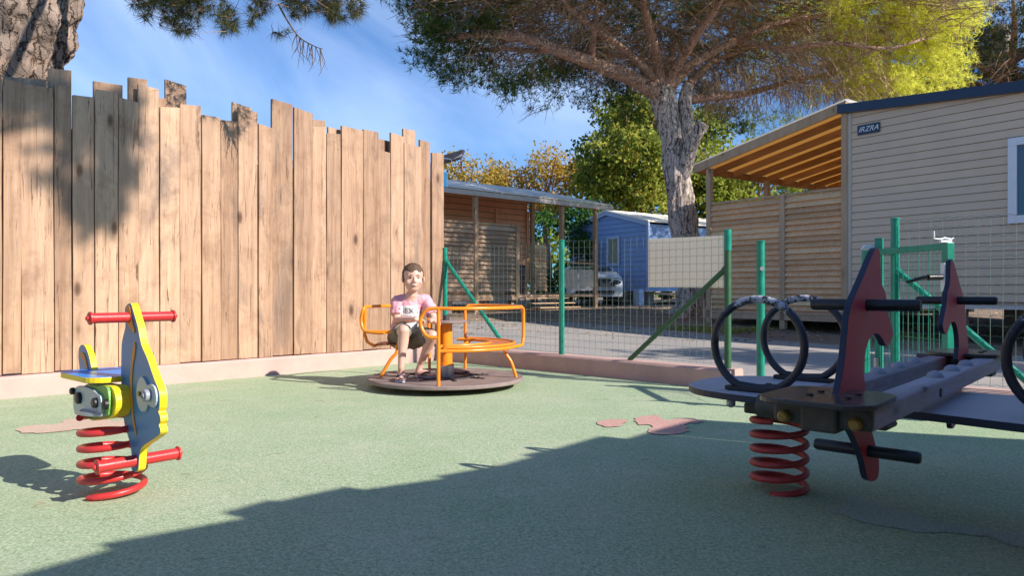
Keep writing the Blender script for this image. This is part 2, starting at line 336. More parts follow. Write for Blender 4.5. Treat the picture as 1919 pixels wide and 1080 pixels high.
# asphalt and dirt
m, N, L, p = mk('asphalt'); vec = coords(N, L); g1 = noi(N, L, vec, 90, 4, .8); big = noi(N, L, vec, .7, 6, .65)
c = ramp(N, L, g1, [(.3, (.22,.205,.19)), (.7, (.42,.385,.355))]); c = mixc(N, L, ramp(N, L, big, [(.42, (0,0,0)), (.75, (.65,.65,.65))]), c, (.50,.42,.345))
L.new(c, p.inputs['Base Color']); p.inputs['Roughness'].default_value = .93; bump(N, L, p, g1, .5, .006); M['asph'] = m
m, N, L, p = mk('dirt'); vec = coords(N, L); g1 = noi(N, L, vec, 55, 6, .8); big = noi(N, L, vec, .55, 6, .65, .5); gr = noi(N, L, vec, 1.3, 6, .7)
c = ramp(N, L, g1, [(.3, (.15,.10,.07)), (.5, (.30,.22,.155)), (.72, (.50,.41,.32))]); c = mixc(N, L, ramp(N, L, big, [(.4, (0,0,0)), (.7, (.8,.8,.8))]), c, (.24,.16,.11))
c = mixc(N, L, ramp(N, L, gr, [(.6, (0,0,0)), (.7, (.75,.75,.75))]), c, (.10,.13,.045))
L.new(c, p.inputs['Base Color']); p.inputs['Roughness'].default_value = .97; bump(N, L, p, g1, .8, .02); M['dirt'] = m

# ------------------------------------------------------------------ plan of the place
C0 = V((-.773, 8.15, 0))                       # corner where plank fence and mesh fence meet
UL = V((-.7016, -.7126, 0)).normalized()       # along the plank fence, towards the camera's left
VR = V((.7211, -.6929, 0)).normalized()        # along the mesh fence, towards the right
NL = V((-UL.y, UL.x, 0)); NL = NL if NL.dot(V((1,-1,0))) > 0 else -NL   # out of the plank fence into the playground
NR = V((-VR.y, VR.x, 0)); NR = NR if NR.dot(V((-1,-1,0))) > 0 else -NR
FL = 3.478
def fr(t, z=0, off=0): return C0+VR*(t*FL)+NR*off+V((0,0,z))

# ground with a gentle rise beyond the lane
xs = list(np.concatenate([np.linspace(-400, -40, 10), np.linspace(-36, 40, 96), np.linspace(50, 400, 9)]))
ys = list(np.concatenate([np.linspace(-300, -20, 8), np.linspace(-16, 60, 96), np.linspace(70, 900, 10)]))
vs = [(x, y, gz(x, y)-.012+(.02*noise.noise(V((x*.6, y*.6, 0))) if y > 12 else 0)) for y in ys for x in xs]; nx = len(xs)
o = link_mesh('ground', vs, [(j*nx+i, j*nx+i+1, (j+1)*nx+i+1, (j+1)*nx+i) for j in range(len(ys)-1) for i in range(nx-1)], M['dirt'], smooth=True); tag(o, kind='structure')
def sheet(name, poly, z, mat, step=.6):
    b = MB(); b.add([(p_[0], p_[1], z) for p_ in poly], [tuple(range(len(poly)))]); o = b.build(name, mat); tag(o, kind='structure'); return o
# asphalt lane that follows the rise
near = [fr(t, 0, -.14) for t in (-2.6, -1.8, -1.0, 0, .4, .8, 1.2, 1.6, 2.2, 3.0)]
far = [V((-12,22,0)), V((-7.5,18.5,0)), V((-4.0,16.4,0)), V((-1.4,15.2,0)), V((1.2,14.6,0)), V((2.6,13.4,0)), V((3.7,11.6,0)), V((5.2,9.6,0)), V((7.4,7.4,0)), V((10,5,0))]
vs = []; K = 24
for i in range(len(near)):
    for j in range(K+1):
        q = near[i].lerp(far[i], j/K); q += V((0, .12*math.sin(i*5.1), 0))*(j/K); vs.append((q.x, q.y, gz(q.x, q.y)+.014))
o = link_mesh('road', vs, [(i*(K+1)+j, (i+1)*(K+1)+j, (i+1)*(K+1)+j+1, i*(K+1)+j+1) for i in range(len(near)-1) for j in range(K)], M['asph'], smooth=True); tag(o, kind='structure')
# rubber surface of the playground
A_ = C0+UL*12; B_ = C0+VR*9
sheet('rubber_surface', [C0+NL*-.02+NR*-.02, A_+NL*-.02, A_+V((3,-6,0)), B_+V((2,-7,0)), B_], .018, M['rubber'])
def blob(name, px, mat, z=.0225):
    pts = []
    for (x, y) in px:
        Y = (EYE-z)*F/(y-CY); pts.append(V(((x-CX)/F*Y, Y, z)))
    pts = spline(pts, 6, True); pts = [q+V((noise.noise(q*19)*.03, noise.noise(q*23+V((5,0,0)))*.03, 0)) for q in pts]; b = MB(); b.add(pts, [tuple(range(len(pts)))]); return tag(b.build(name, mat), kind='structure')
blob('ground_marking', [(30,803),(60,797),(110,795),(125,787),(185,782),(215,790),(260,782),(300,786),(300,797),(240,803),(180,808),(140,806),(90,811),(45,811)], M['rubpink'])
blob('ground_marking', [(1120,795),(1140,786),(1172,788),(1168,797),(1140,801)], M['rubred'])
blob('ground_marking', [(1192,783),(1225,779),(1252,787),(1290,783),(1320,790),(1285,796),(1290,808),(1250,814),(1212,810),(1228,799),(1195,794)], M['rubred'])
M['rubgrey'] = rubber('patched_rubber', (.36,.44,.35), (.24,.32,.26), (.50,.58,.49))
blob('rubber_patch', [(1360,905),(1400,893),(1480,905),(1560,915),(1640,945),(1740,975),(1840,992),(1960,1010),(1960,1040),(1850,1010),(1760,998),(1680,992),(1600,975),(1520,945),(1430,935),(1370,920)], M['rubgrey'], .0200)
# mound of rubber round the right spring
def mound(c, r, h):
    b = MB(); n = 40; vs = [V(c)+V((0,0,h))]; k = 8
    for i in range(1, k+1):
        q = i/k
        for a in range(n): vs.append(V(c)+V((math.cos(2*math.pi*a/n)*r*q, math.sin(2*math.pi*a/n)*r*q, h*(1-sstep(.35, 1, q))-.001)))
    fs = [(0, 1+a, 1+(a+1) % n) for a in range(n)]
    for i in range(k-1):
        for a in range(n): fs.append((1+i*n+a, 1+(i+1)*n+a, 1+(i+1)*n+(a+1) % n, 1+i*n+(a+1) % n))
    b.add(vs, fs); return tag(b.build('rubber_mound', M['rubber'], smooth=True), kind='structure')

# low rendered walls
def lowwall(a, b_, n, th, h, label):
    m_ = MB(); k = max(2, int((b_-a).length/.25)); d = (b_-a)/k; vs = []
    for i in range(k+1):
        q = a+d*i; w = .006*noise.noise(q*2.1); hh = h+.006*noise.noise(q*1.3+V((5,0,0)))
        vs += [q+n*w, q+n*(w-.002)+V((0,0,hh-.018)), q+n*(w-.02)+V((0,0,hh)), q-n*(th-.02)+V((0,0,hh)), q-n*th+V((0,0,hh-.02)), q-n*th]
    fs = [(i*6+j, i*6+j+1, (i+1)*6+j+1, (i+1)*6+j) for i in range(k) for j in range(5)]+[(5,4,3,2,1,0), tuple(k*6+j for j in range(6))]
    m_.add(vs, fs); return tag(m_.build('low_wall', M['kerb'], smooth=True), label, 'low wall')
lowwall(C0+UL*.0+NL*.06, C0+UL*12+NL*.06, NL, .34, .178, 'low pink rendered wall carrying the tall plank fence')
lowwall(C0+NR*.10+VR*.09, fr(1.02, 0, .10), NR, .22, .178, 'low pink rendered wall under the long run of wire mesh fence')
lowwall(fr(1.335, 0, .10), fr(3.0, 0, .10), NR, .22, .178, 'low pink rendered wall right of the open gate')

# ------------------------------------------------------------------ ragged plank fence
def plank_fence(label, o0, d, n, segs, back, z0, mat):
    r = empty('plank_fence', o0, label, 'plank fence')
    for nm, lst, off, th in (('front_planks', segs, 0, .03), ('back_planks', back, -.085, .026)):
        if not lst: continue
        b = MB()
        for (s0, s1, zt) in lst:
            b.cv = random.random(); j = random.uniform(-.015, .015)+off; g = .0035; yaw = random.uniform(-.006, .006); ln = random.uniform(-.004, .004)
            sl = random.uniform(-.012, .012)*((s1-s0)/.15); zb = z0+random.uniform(0, .012) if off == 0 else (zt-.9 if s1-s0 != s1-s0 or zt > 2.1 else .2)
            p = lambda s_, dep, z: o0+d*s_+n*dep+V((0,0,z-o0.z))
            K = 5; vs = []
            for q in range(K+1):
                z1 = zb+(zt-zb)*q/K; bow = math.sin(math.pi*q/K)*random.uniform(-.003, .003)
                for (ss, dd) in ((s0+g, 0), (s1-g, 0), (s1-g, -th), (s0+g, -th)):
                    dz = (sl if ss > (s0+s1)/2 else -sl)*(q == K)
                    vs.append(p(ss+ln*q/K+bow, j+dd+(yaw if ss > (s0+s1)/2 else -yaw), z1+dz))
            fs = [(3,2,1,0), (K*4, K*4+1, K*4+2, K*4+3)]+[(q*4+a, q*4+(a+1) % 4, (q+1)*4+(a+1) % 4, (q+1)*4+a) for q in range(K) for a in range(4)]
            b.add(vs, fs)
        b.build(nm, mat, r, bev=.003)
    return r
Nw = NL
edges = [(-34,146),(5,150),(41,160),(103,160),(136,180),(177,170),(222,187),(260,162),(300,201),(338,196),(378,218),(414,226),(447,205),(484,236),(511,190),(550,207),(586,237),(614,250),(640,240),(680,245),(709,283),(733,252),(757,272),(789,264),(808,287),(832,None)]
def s_of(px, off=.0):
    P = onplane(px, 600, C0+NL*off, NL); return (P-C0).dot(UL)
def z_at(px, py, off=.0): return onplane(px, py, C0+NL*off, NL).z
segs = []
for (a, ya), (b_, _) in zip(edges[:-1], edges[1:]):
    s1, s0 = s_of(a), s_of(b_); segs.append((max(s0, .0), s1, z_at((a+b_)/2, ya)))
s = segs[0][1]
while s < 11: w = random.uniform(.13, .24); segs.append((s, s+w, 2.45+random.uniform(-.12, .2))); s += w
back = []
for (a, b_, y) in ((5,88,146),(89,134,130),(176,232,155),(238,276,147),(276,312,184),(310,351,154),(433,470,197),(586,612,225),(614,640,241),(705,734,262),(754,777,243)):
    back.append((s_of(b_, -.09), s_of(a, -.09), z_at((a+b_)/2, y, -.09)))
s = .0
while s < 11: back.append((s, s+.21, 2.02+random.uniform(-.05, .05))); s += .212
pf = plank_fence('tall ragged fence of sunlit brown planks along the left side', C0, UL, NL, segs, back, .18, M['plank'])
for q, (a, b_) in enumerate(((.02, 11.0), (.02, 11.0))):          # rails behind the planks
    b = MB(); z = (.6, 1.75)[q]; b.bar(C0+UL*a-NL*.058+V((0,0,z)), C0+UL*b_-NL*.058+V((0,0,z)), .04, .09); b.build('rail', M['post'], pf)
# the same kind of fence stands on the camera's right, outside the frame, and shades the foreground
Q0 = V((4.27, 2.61, 0)); DQ = V((-2.47, -2.255, 0)).normalized(); NQ = V((-DQ.y, DQ.x, 0)); NQ = NQ if NQ.x < 0 else -NQ
sg = []; s = 0
while s < 10.5: w = random.uniform(.2, .42); sg.append((s-.004, s+w+.004, 2.26+random.choice((-.06,-.03,0,.03,.05))+random.uniform(-.02, .02))); s += w
plank_fence('ragged plank fence beyond the right edge that shades the foreground', Q0, DQ, NQ, sg, [], 0.02, M['plank'])
D2 = V((1.72, -.66, 0)).normalized(); sg = []; s = 0
while s < 6: w = random.uniform(.15, .26); sg.append((s-.004, s+w+.004, 2.3+random.uniform(-.02, .04))); s += w
plank_fence('even topped plank fence turning the corner at the far right', Q0, D2, V((-D2.y, D2.x, 0)), sg, [], 0.02, M['plank'])

# ------------------------------------------------------------------ mesh fence
KT = .178
def post(e, t, ztop, z0, mat='green', r=.0275, name='post', sleeve=False):
    p = fr(t, z0)
    b = MB(); b.tube([p, p+V((0,0,ztop-z0-.012))], r, 16); po = b.build(name, M[mat], e, smooth=True)
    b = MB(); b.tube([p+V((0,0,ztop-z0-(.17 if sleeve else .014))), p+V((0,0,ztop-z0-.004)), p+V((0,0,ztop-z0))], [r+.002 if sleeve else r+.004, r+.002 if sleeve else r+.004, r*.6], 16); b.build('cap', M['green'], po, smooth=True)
def brace(e, p0, p1, mat):
    b = MB(); b.tube([p0, p1], .0215, 14); b.build('brace', M[mat], e, smooth=True)
    b = MB(); b.disc(p0, (p1-p0), .027, .05, 14); b.build('brace_clamp', M[mat], e, smooth=True)
def wiremesh(f, s0, s1, z0, z1, dx, dz, r, wav=.004):
    b = MB()
    n = max(1, round((s1-s0)/dx))
    for i in range(n+1):
        s = s0+(s1-s0)*i/n; w1 = .005*noise.noise(V((s*7, 1, 0))) if wav else 0; b.tube([f(s, z0), f(s+w1, (z0+z1)/2), f(s+.002, z1)], r, 4, caps=False)
    k = max(1, round((z1-z0)/dz))
    for j in range(k+1):
        z = z0+(z1-z0)*j/k; pts = []
        for i in range(2*n+1):
            s = s0+(s1-s0)*i/(2*n); pts.append(f(s, z+(wav if i % 2 else -wav)+(.014*noise.noise(V((s*2, z*3, 0))) if wav else 0)))
        b.tube(pts, r, 4, caps=False)
    return b
mf = empty('mesh_fence', fr(0, KT), 'green wire mesh fence on the low wall between the planks and the gate opening', 'mesh fence')
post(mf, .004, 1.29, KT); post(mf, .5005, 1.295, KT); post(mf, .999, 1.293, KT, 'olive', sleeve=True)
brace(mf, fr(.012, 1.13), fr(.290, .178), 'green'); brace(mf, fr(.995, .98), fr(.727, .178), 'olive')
mf2 = empty('mesh_fence', fr(1.353, KT), 'green wire mesh fence with the tallest post right of the open gate', 'mesh fence')
post(mf2, 1.353, 1.30, KT); post(mf2, 1.9, 1.30, KT); brace(mf2, fr(1.358, .93), fr(1.585, .178), 'green')
for (t0, t1, par) in ((.008, .4965, mf), (.5045, .995, mf), (1.357, 1.895, mf2)):
    b = wiremesh(lambda s, z: fr(s/FL, z, .0), t0*FL, t1*FL, .20, 1.275, .066, .063, .0016); b.build('wire_panel', M['wire'], par)
gp = empty('gate_post', fr(1.078), 'short bright green gate post standing clear at the left of the opening', 'gate post'); post(gp, 1.078, 1.19, 0, r=.031, name='pole')
b = MB(); q = fr(1.078, .97)+V((0,-.031,0)); b.disc(q, (0,1,0), .017, .006, 14); b.build('striker_plate', M['steel'], gp, smooth=True)
# white board wired to the back of the fence
b = MB(); a, c_ = fr(.778, .83, -.03), fr(.989, .822, -.03); up = V((0,0,.425)); b.prism([a, c_, c_+up, a+up], NR*-.006)
bd = b.build('sign_board', M['board'], bev=.0015); tag(bd, 'blank white board fixed behind the wire mesh', 'sign board')
b = MB(); b.bar(c_+V((0,0,-.0))+VR*-.012-NR*-.004, c_+V((0,0,.425))+VR*-.012-NR*-.004, .02, .006, up=NR); b.build('edge_strip', M['whitep'], bd)
# gate leaf, swung into the playground
H0 = V((2.505, 5.06, 0)); H1 = V((2.585, 4.24, 0)); dg = (H1-H0).normalized(); ng = V((-dg.y, dg.x, 0)); ng = ng if ng.x < 0 else -ng
e = empty('gate', H0, 'green metal gate standing open with a white lock', 'gate')
ZT = 1.085; Lg = (H1-H0).length
b = MB(); b.bar(H0+V((0,0,.1)), H0+V((0,0,ZT)), .04, .04, up=dg); b.bar(H1+V((0,0,.1)), H1+V((0,0,ZT)), .045, .05, up=dg)
b.bar(H0+dg*.02+V((0,0,ZT-.02)), H1-dg*.025+V((0,0,ZT-.02)), .036, .038); b.bar(H0+dg*.02+V((0,0,.12)), H1-dg*.025+V((0,0,.12)), .036, .038)
b.build('gate_frame', M['green'], e, bev=.003)
b = wiremesh(lambda s, z: H0+dg*s+V((0,0,z)), .02, Lg-.025, .14, ZT-.04, .05, .2, .0022, 0); b.build('mesh_infill', M['green'], e)
lk = H1+V((0,0,.88))
b = MB(); b.box(lk+dg*.028, ng*.016, dg*.004, V((0,0,.085))); b.box(lk+ng*.03, ng*.005, dg*.018, V((0,0,.085))); lp = b.build('lock_plate', M['whitep'], e, bev=.003)
b = MB(); b.disc(lk+dg*.034, dg, .016, .008); b.build('lock_rim', M['steel'], lp, smooth=True)
for k in (-1, 1): b = MB(); b.disc(lk+dg*.034+V((0,0,.045*k)), dg, .006, .006); b.build('screw', M['steel'], lp, smooth=True)
b = MB(); b.disc(lk+dg*.039, dg, .007, .006); b.build('keyhole', M['carb'], lp)
b = MB(); hx = lk+ng*.04; b.tube([hx, hx+ng*.05, hx+ng*.085+V((0,0,-.002))], [.017,.017,.019], 14); b.tube([hx+ng*.08, hx+ng*.10-dg*.04+V((0,0,-.005)), hx+ng*.16-dg*.09+V((0,0,-.03))], [.013,.011,.009], 12); b.build('handle', M['black'], e, smooth=True)
b = MB(); tp = H1+V((0,0,ZT+.008)); b.bar(tp+ng*.05, tp-ng*.02, .02, .014); b.tube([tp+ng*.09+V((0,0,.06)), tp+ng*.088+V((0,0,.015)), tp+ng*.05+V((0,0,.012)), tp+ng*.02+V((0,0,.02)), tp-ng*.02+V((0,0,.012)), tp-ng*.035+V((0,0,.02))], .0055, 10); b.build('latch', M['whitep'], e, smooth=True)
p = V((2.56, 5.0, 0)); p = V((.5134*4.97, 4.97, 0))
e = empty('gate_post', p, 'square green hinge post with a white latch catch', 'gate post')
b = MB(); b.bar(p, p+V((0,0,1.165)), .045, .045, up=VR); b.build('pole', M['green'], e, bev=.003)
b = MB(); q = p-V((.075,0,-1.10)); b.prism([q+V((-.045,0,-.012)), q+V((.045,0,-.012)), q+V((.045,0,.028)), q+V((-.02,0,.018))], V((0,.03,0))); b.build('latch_catch', M['whitep'], e, bev=.002)
for z in (.3, .85): b = MB(); b.disc(p+V((-.03,-.02,z)), (0,0,1), .016, .07); b.build('hinge', M['steel'], e, smooth=True)

# ------------------------------------------------------------------ wall builders
def siding(b, o0, d, n, z0, z1, sp, ext, proud=.012, gap=0):
    z = z0
    while z < z1-1e-4:
        zt = min(z+sp-gap, z1); a0, a1 = ext(z+1e-3); c0, c1 = ext(zt-1e-3)
        if a1-a0 > .02:
            if c1 < c0: c0 = c1 = (c0+c1)/2
            P = lambda s_, zz, k: o0+d*s_+n*k+V((0,0,zz-o0.z))
            b.add([P(a0, z, proud), P(a1, z, proud), P(c1, zt, .001), P(c0, zt, .001), P(a0, z, 0), P(a1, z, 0)], [(0,1,2,3), (4,5,1,0), (4,0,3), (5,2,1)])
        z += sp
def wallbox(b, o0, d, n, pts, th):               # pts: (s, z)
    b.prism([o0+d*s_+V((0,0,z-o0.z)) for s_, z in pts], -n*th)
def window(parent, o0, d, n, s0, s1, z0, z1, fm, fw=.07, gl='glass', sill=False):
    P = lambda s_, z, k: o0+d*s_+n*k+V((0,0,z-o0.z))
    b = MB()
    for (a, c_, e_, f_) in ((s0, s1, z1-fw, z1), (s0, s1, z0, z0+fw), (s0, s0+fw, z0+fw, z1-fw), (s1-fw, s1, z0+fw, z1-fw)):
        b.box(P((a+c_)/2, (e_+f_)/2, .02), d*(c_-a)/2, n*.03, V((0,0,(f_-e_)/2)))
    fo = b.build('window', fm, parent, bev=.004)
    b = MB(); b.prism([P(s0+fw-.01, z0+fw-.01, .02), P(s1-fw+.01, z0+fw-.01, .02), P(s1-fw+.01, z1-fw+.01, .02), P(s0+fw-.01, z1-fw+.01, .02)], -n*.006); b.build('pane', M[gl], fo)
    return fo
def screen(b, a, c_, z0, z1, n, pitch=.1):
    d = (c_-a); Ln = d.length; d.normalize(); k = int(round((z1-z0)/pitch))
    for i in range(k):
        z = z0+(i+.5)*(z1-z0)/k; b.cv = random.random(); tilt = random.uniform(-.006, .006)
        b.box(a+d*Ln/2+V((0,0,z+tilt)), d*Ln/2, n*.006+V((0,0,-.008)), n*-.028+V((0,0,.052)))

# ------------------------------------------------------------------ taupe cabin with pergola
CD = V((.582, -.813, 0)).normalized(); CN = V((-.813, -.582, 0)).normalized(); CB = -CN
K0 = V((5.64, 12.0, 0))
e = empty('taupe_cabin', K0, 'taupe clapboard holiday cabin with navy roof edge on the right', 'cabin')
topz = lambda s_: 3.80-.085*s_
b = MB(); wallbox(b, K0, CD, CN, [(0, .63), (8.5, .63), (8.5, topz(8.5)), (0, topz(0))], 5.2); b.build('wall', M['gap'], e)
b = MB(); siding(b, K0+CN*.003, CD, CN, .64, 3.80, .122, lambda z: (.07, min(8.5, (3.80-z)/.085)), .014, .007); b.build('siding', M['taupe'], e)
b = MB(); b.box(K0+CD*.035+CN*.012+V((0,0,2.2)), CD*.035, CN*.016, V((0,0,1.57))); b.build('corner_trim', M['taupe2'], e, bev=.003)
b = MB(); sdir = (CD+V((0,0,-.085))).normalized()
b.box(K0+CD*4.2+CN*.06+V((0,0,topz(4.2)+.05)), sdir*4.35, CN*.05, V((0,0,.075))); b.build('roof_edge', M['navy'], e, bev=.004)
b = MB(); b.box(K0+CD*4.25-CN*2.6+V((0,0,topz(4.25)+.11)), sdir*4.3, CN*2.6, V((0,0,.03))); b.build('roof', M['whitep'], e)
window(e, K0+CN*.016, CD, CN, 2.36, 3.4, 1.74, 2.94, M['whitep'], .11)
nb = MB(); P = K0+CN*.028; 
sA, sB = .18, .55
nb.prism([P+CD*sA+V((0,0,3.37)), P+CD*sB+V((0,0,3.37)), P+CD*sB+V((0,0,3.53)), P+CD*sA+V((0,0,3.53))], CN*.012); pl = nb.build('name_plate', M['navy'], e, bev=.003)
def text(body, size, org, dx_, nrm, mat, parent, ext=.002, shear=0):
    cu = bpy.data.curves.new('lettering', 'FONT'); cu.body = body; cu.size = size; cu.extrude = ext; cu.shear = shear; cu.align_x = 'CENTER'; cu.align_y = 'CENTER'
    o = bpy.data.objects.new('tmp', cu); COL.objects.link(o); dg_ = bpy.context.evaluated_depsgraph_get(); me = bpy.data.meshes.new_from_object(o.evaluated_get(dg_)); bpy.data.objects.remove(o)
    x = V(dx_).normalized(); z = V(nrm).normalized(); y = z.cross(x); Mx = Matrix((x, y, z)).transposed().to_4x4(); w = wloc(parent)
    Mx.translation = V(org)-w; me.transform(Mx); me.materials.clear(); me.materials.append(mat)
    o = bpy.data.objects.new('lettering', me); COL.objects.link(o); o.parent = parent; return o
text('IRZRA', .12, P+CD*(sA+sB)/2+CN*.015+V((0,0,3.45)), CD, CN, M['whitep'], pl, shear=.35)
for s_ in np.arange(.4, 8.4, 1.15):
    for bk in (.3, 2.5): b = MB(); b.box(K0+CD*s_-CN*bk+V((0,0,.31)), CD*.12, CN*.12, V((0,0,.315))); b.build('support_block', M['conc'], e)
b = MB(); b.box(K0+CD*4.25-CN*.15+V((0,0,.58)), CD*4.2, CN*.04, V((0,0,.05))); b.build('chassis_beam', M['whitep'], e)
# low timber step in front of the chassis
s0_ = K0+CD*2.9+CN*.35
pg = empty('pergola', K0-CD*3.2, 'open timber pergola with slatted screens against the taupe cabin', 'pergola')
PLn = 3.22; rz = lambda s_: 3.90-.195*s_      # roof height along the front (s measured away from the cabin)
rd = (-CD+V((0,0,-.195))).normalized(); DEP = 4.9
b = MB(); b.box(K0-CD*PLn/2+CN*.06+V((0,0,rz(PLn/2))), rd*(PLn/2*1.02), CN*.022, V((0,0,.085))); b.build('fascia', M['post'], pg, bev=.004)
b = MB(); b.box(K0-CD*PLn+CB*(DEP/2-.05)+V((0,0,rz(PLn)+.0)), CB*(DEP/2), CD*.022, V((0,0,.07))); b.build('eave_beam', M['beamw'], pg, bev=.004)
b = MB(); b.box(K0-CD*PLn/2+CB*(DEP/2)+V((0,0,rz(PLn/2)+.075)), rd*(PLn/2*1.0), CB*(DEP/2), V((0,0,.008))); b.build('roof_boarding', M['ply'], pg)
b = MB(); b.box(K0-CD*PLn/2+CB*(DEP/2)+V((0,0,rz(PLn/2)+.098)), rd*(PLn/2*1.03), CB*(DEP/2+.08), V((0,0,.012))); b.build('roof_sheet', M['roofc'], pg)
for i in range(8):
    b = MB(); b.cv = random.random(); b.box(K0-CD*PLn/2+CB*(.55+i*.6)+V((0,0,rz(PLn/2)+.0)), rd*(PLn/2*.98), CB*.022, V((0,0,.066))); b.build('rafter', M['beamw'], pg, bev=.003)
for (s_, bk, zt) in ((2.88, 0, 3.24), (1.22, 0, 2.56), (.045, 0, 3.82), (2.95, 2.0, 3.2), (2.95, 4.7, 3.2)):
    b = MB(); b.cv = .6; q = K0-CD*s_+CB*bk; b.bar(q+V((0,0,.1)), q+V((0,0,zt)), .1, .1, up=CD); b.build('post', M['post'], pg, bev=.004)
for (a, c_) in ((2.83, 1.27), (1.17, .1)):
    b = MB(); screen(b, K0-CD*a, K0-CD*c_, .45, 2.5, CN, .105); b.build('slatted_screen', M['slat'], pg)
    b = MB(); b.cv = .7; b.bar(K0-CD*a+V((0,0,2.535)), K0-CD*c_+V((0,0,2.535)), .06, .035); b.build('screen_rail', M['post'], pg)
for bk0 in (0.05, 2.1):
    b = MB(); screen(b, K0-CD*2.95+CB*bk0, K0-CD*2.95+CB*(bk0+1.9), .45, 1.2, -CD, .105); b.build('side_screen', M['slat'], pg)
b = MB(); b.box(K0-CD*1.5+CB*2.4+V((0,0,.39)), CD*1.5, CB*2.45, V((0,0,.03))); b.build('deck', M['slat2'], pg)
b = MB(); b.bar(K0-CD*3.0+CN*.03+V((0,0,.31)), K0-CD*.05+CN*.03+V((0,0,.31)), .04, .09); b.build('deck_beam', M['slat2'], pg)

# ------------------------------------------------------------------ blue cabin
R0 = V((4.57, 24.0, 0)); Gd = -CD; GN = CN      # gable wall runs from its right corner away to the left
e = empty('blue_cabin', (R0.x, R0.y, .3), 'blue clapboard cabin with a gable and white roof behind the lane', 'cabin')
Wd = 3.94; apex = lambda s_: 3.07+.5*(1-abs(s_-Wd/2)/(Wd/2))
b = MB(); wallbox(b, R0, Gd, GN, [(0, .78), (Wd, .78), (Wd, 3.05), (Wd/2, 3.55), (0, 3.05)], 7.6); b.build('wall', M['navy'], e)
def gext(z):
    if z < 3.05: return (0, Wd)
    t = (z-3.05)/.5*Wd/2; return (t, Wd-t)
b = MB(); siding(b, R0+GN*.004, Gd, GN, .78, 3.55, .17, gext, .02, .01)
siding(b, R0-CB*-.0+CD*.004, CB, CD, .78, 3.05, .17, lambda z: (0, 7.6), .016); b.build('siding', M['bluew'], e)
for s_ in (0, Wd): b = MB(); b.box(R0+Gd*s_+GN*.015+V((0,0,1.92)), Gd*.05, GN*.02, V((0,0,1.14))); b.build('corner_trim', M['bluet'], e)
for sgn in (0, 1):
    a = R0+Gd*(-.12 if not sgn else Wd+.12)+V((0,0,3.03)); c_ = R0+Gd*Wd/2+V((0,0,3.56)); m_ = (a+c_)/2; h = (c_-a)/2
    b = MB(); b.box(m_+GN*.08+V((0,0,.03)), h, GN*.03, V((0,0,.085))); b.build('barge_board', M['bluet'], e)
    b = MB(); b.box(m_+CB*3.8+V((0,0,.10)), h*1.02, CB*3.95, V((0,0,.025))); b.build('roof', M['roofw'], e)
window(e, R0+GN*.02, Gd, GN, 1.32, 1.95, 1.68, 2.72, M['bluet'], .09, 'curtain')
wo = window(e, R0+GN*.02, Gd, GN, 2.75, 3.35, 1.68, 2.72, M['bluet'], .06)
b = MB(); q = R0+Gd*2.75+GN*.06; 
for (u0, u1) in (((0,2.66),(0,2.66)),): pass
T0, T1 = q+V((0,0,2.68)), q+Gd*.58+V((0,0,2.68)); dn = (GN*.55+V((0,0,-.86))).normalized()*.95
b.bar(T0, T0+dn, .05, .04); b.bar(T1, T1+dn, .05, .04); b.bar(T0+dn, T1+dn, .05, .04); b.bar(T0, T1, .05, .04); cs = b.build('open_casement', M['bluet'], e)
b = MB(); b.prism([T0, T1, T1+dn, T0+dn], V((0,0,.006))); b.build('pane', M['glass'], cs)
for s_ in (.5, 1.9, 3.4):
    for bk in (.5, 3, 5.5): b = MB(); b.box(R0+Gd*s_+CB*bk+V((0,0,.54)), Gd*.15, CB*.15, V((0,0,.23))); b.build('support_block', M['conc'], e)
b = MB(); b.bar(R0+CD*.03+CB*.2+V((0,0,.42)), R0+CD*.03+CB*4.5+V((0,0,.72)), .05, .08); b.bar(R0+CD*.03+CB*.3+V((0,0,.7)), R0+CD*.03+CB*5+V((0,0,.6)), .05, .08); b.build('drawbar', M['post'], e)
b = MB(); q = R0+Gd*.1+GN*.35+V((0,0,.3)); b.box(q+V((0,0,.28)), Gd*.14, GN*.12, V((0,0,.27))); o = b.build('gas_box', M['bluet'], bev=.02); tag(o, 'small pale blue box on the ground at the corner of the blue cabin', 'box')

# ------------------------------------------------------------------ brown cabin and its porch
G0 = V((-1.63, 17.2, 0)); FD = V((.754, .656, 0)).normalized(); FN = V((.656, -.754, 0)).normalized(); FB = -FN
def fp(s_, k=0, z=0): return G0+FD*s_+FN*k+V((0,0,z))
LF = 5.64
e = empty('brown_cabin', (G0.x, G0.y, .3), 'terracotta clapboard cabin behind the slatted porch', 'cabin')
SW = 4.55
b = MB(); wallbox(b, fp(-5, -2.05), FD, FN, [(0, .7), (5+SW, .7), (5+SW, 3.75), (0, 3.75)], 3.6); b.build('wall', M['gap'], e)
b = MB(); siding(b, fp(-5, -2.045), FD, FN, .7, 3.7, .17, lambda z: (0, 5+SW), .03, .014); b.build('siding', M['terra'], e)
for s_ in (1.1, 3.3, SW-.02): b = MB(); b.box(fp(s_, -2.0, 2.1), FD*.045, FN*.03, V((0,0,1.1))); b.build('batten', M['terra'], e)
window(e, fp(0, -2.02), FD, FN, .55, 1.5, 1.5, 2.62, M['whitep'], .06); window(e, fp(0, -2.02), FD, FN, 2.3, 3.35, 1.5, 2.62, M['whitep'], .06)
pr = empty('porch', (G0.x, G0.y, .3), 'slatted timber porch with a white sheet roof at the brown cabin', 'porch')
b = MB(); b.bar(fp(-5, .12, 3.21), fp(LF+.35, .12, 3.21), .05, .12); b.build('fascia', M['fasciag'], pr, bev=.005)
b = MB(); q0 = fp(-5, .13, 3.29); q1 = fp(LF+.32, .13, 3.29); up = -FN*3.0+V((0,0,.72)); b.prism([q0, q1, q1+up, q0+up], V((0,0,.03))); b.build('roof_sheet', M['roofw'], pr)
b = MB()
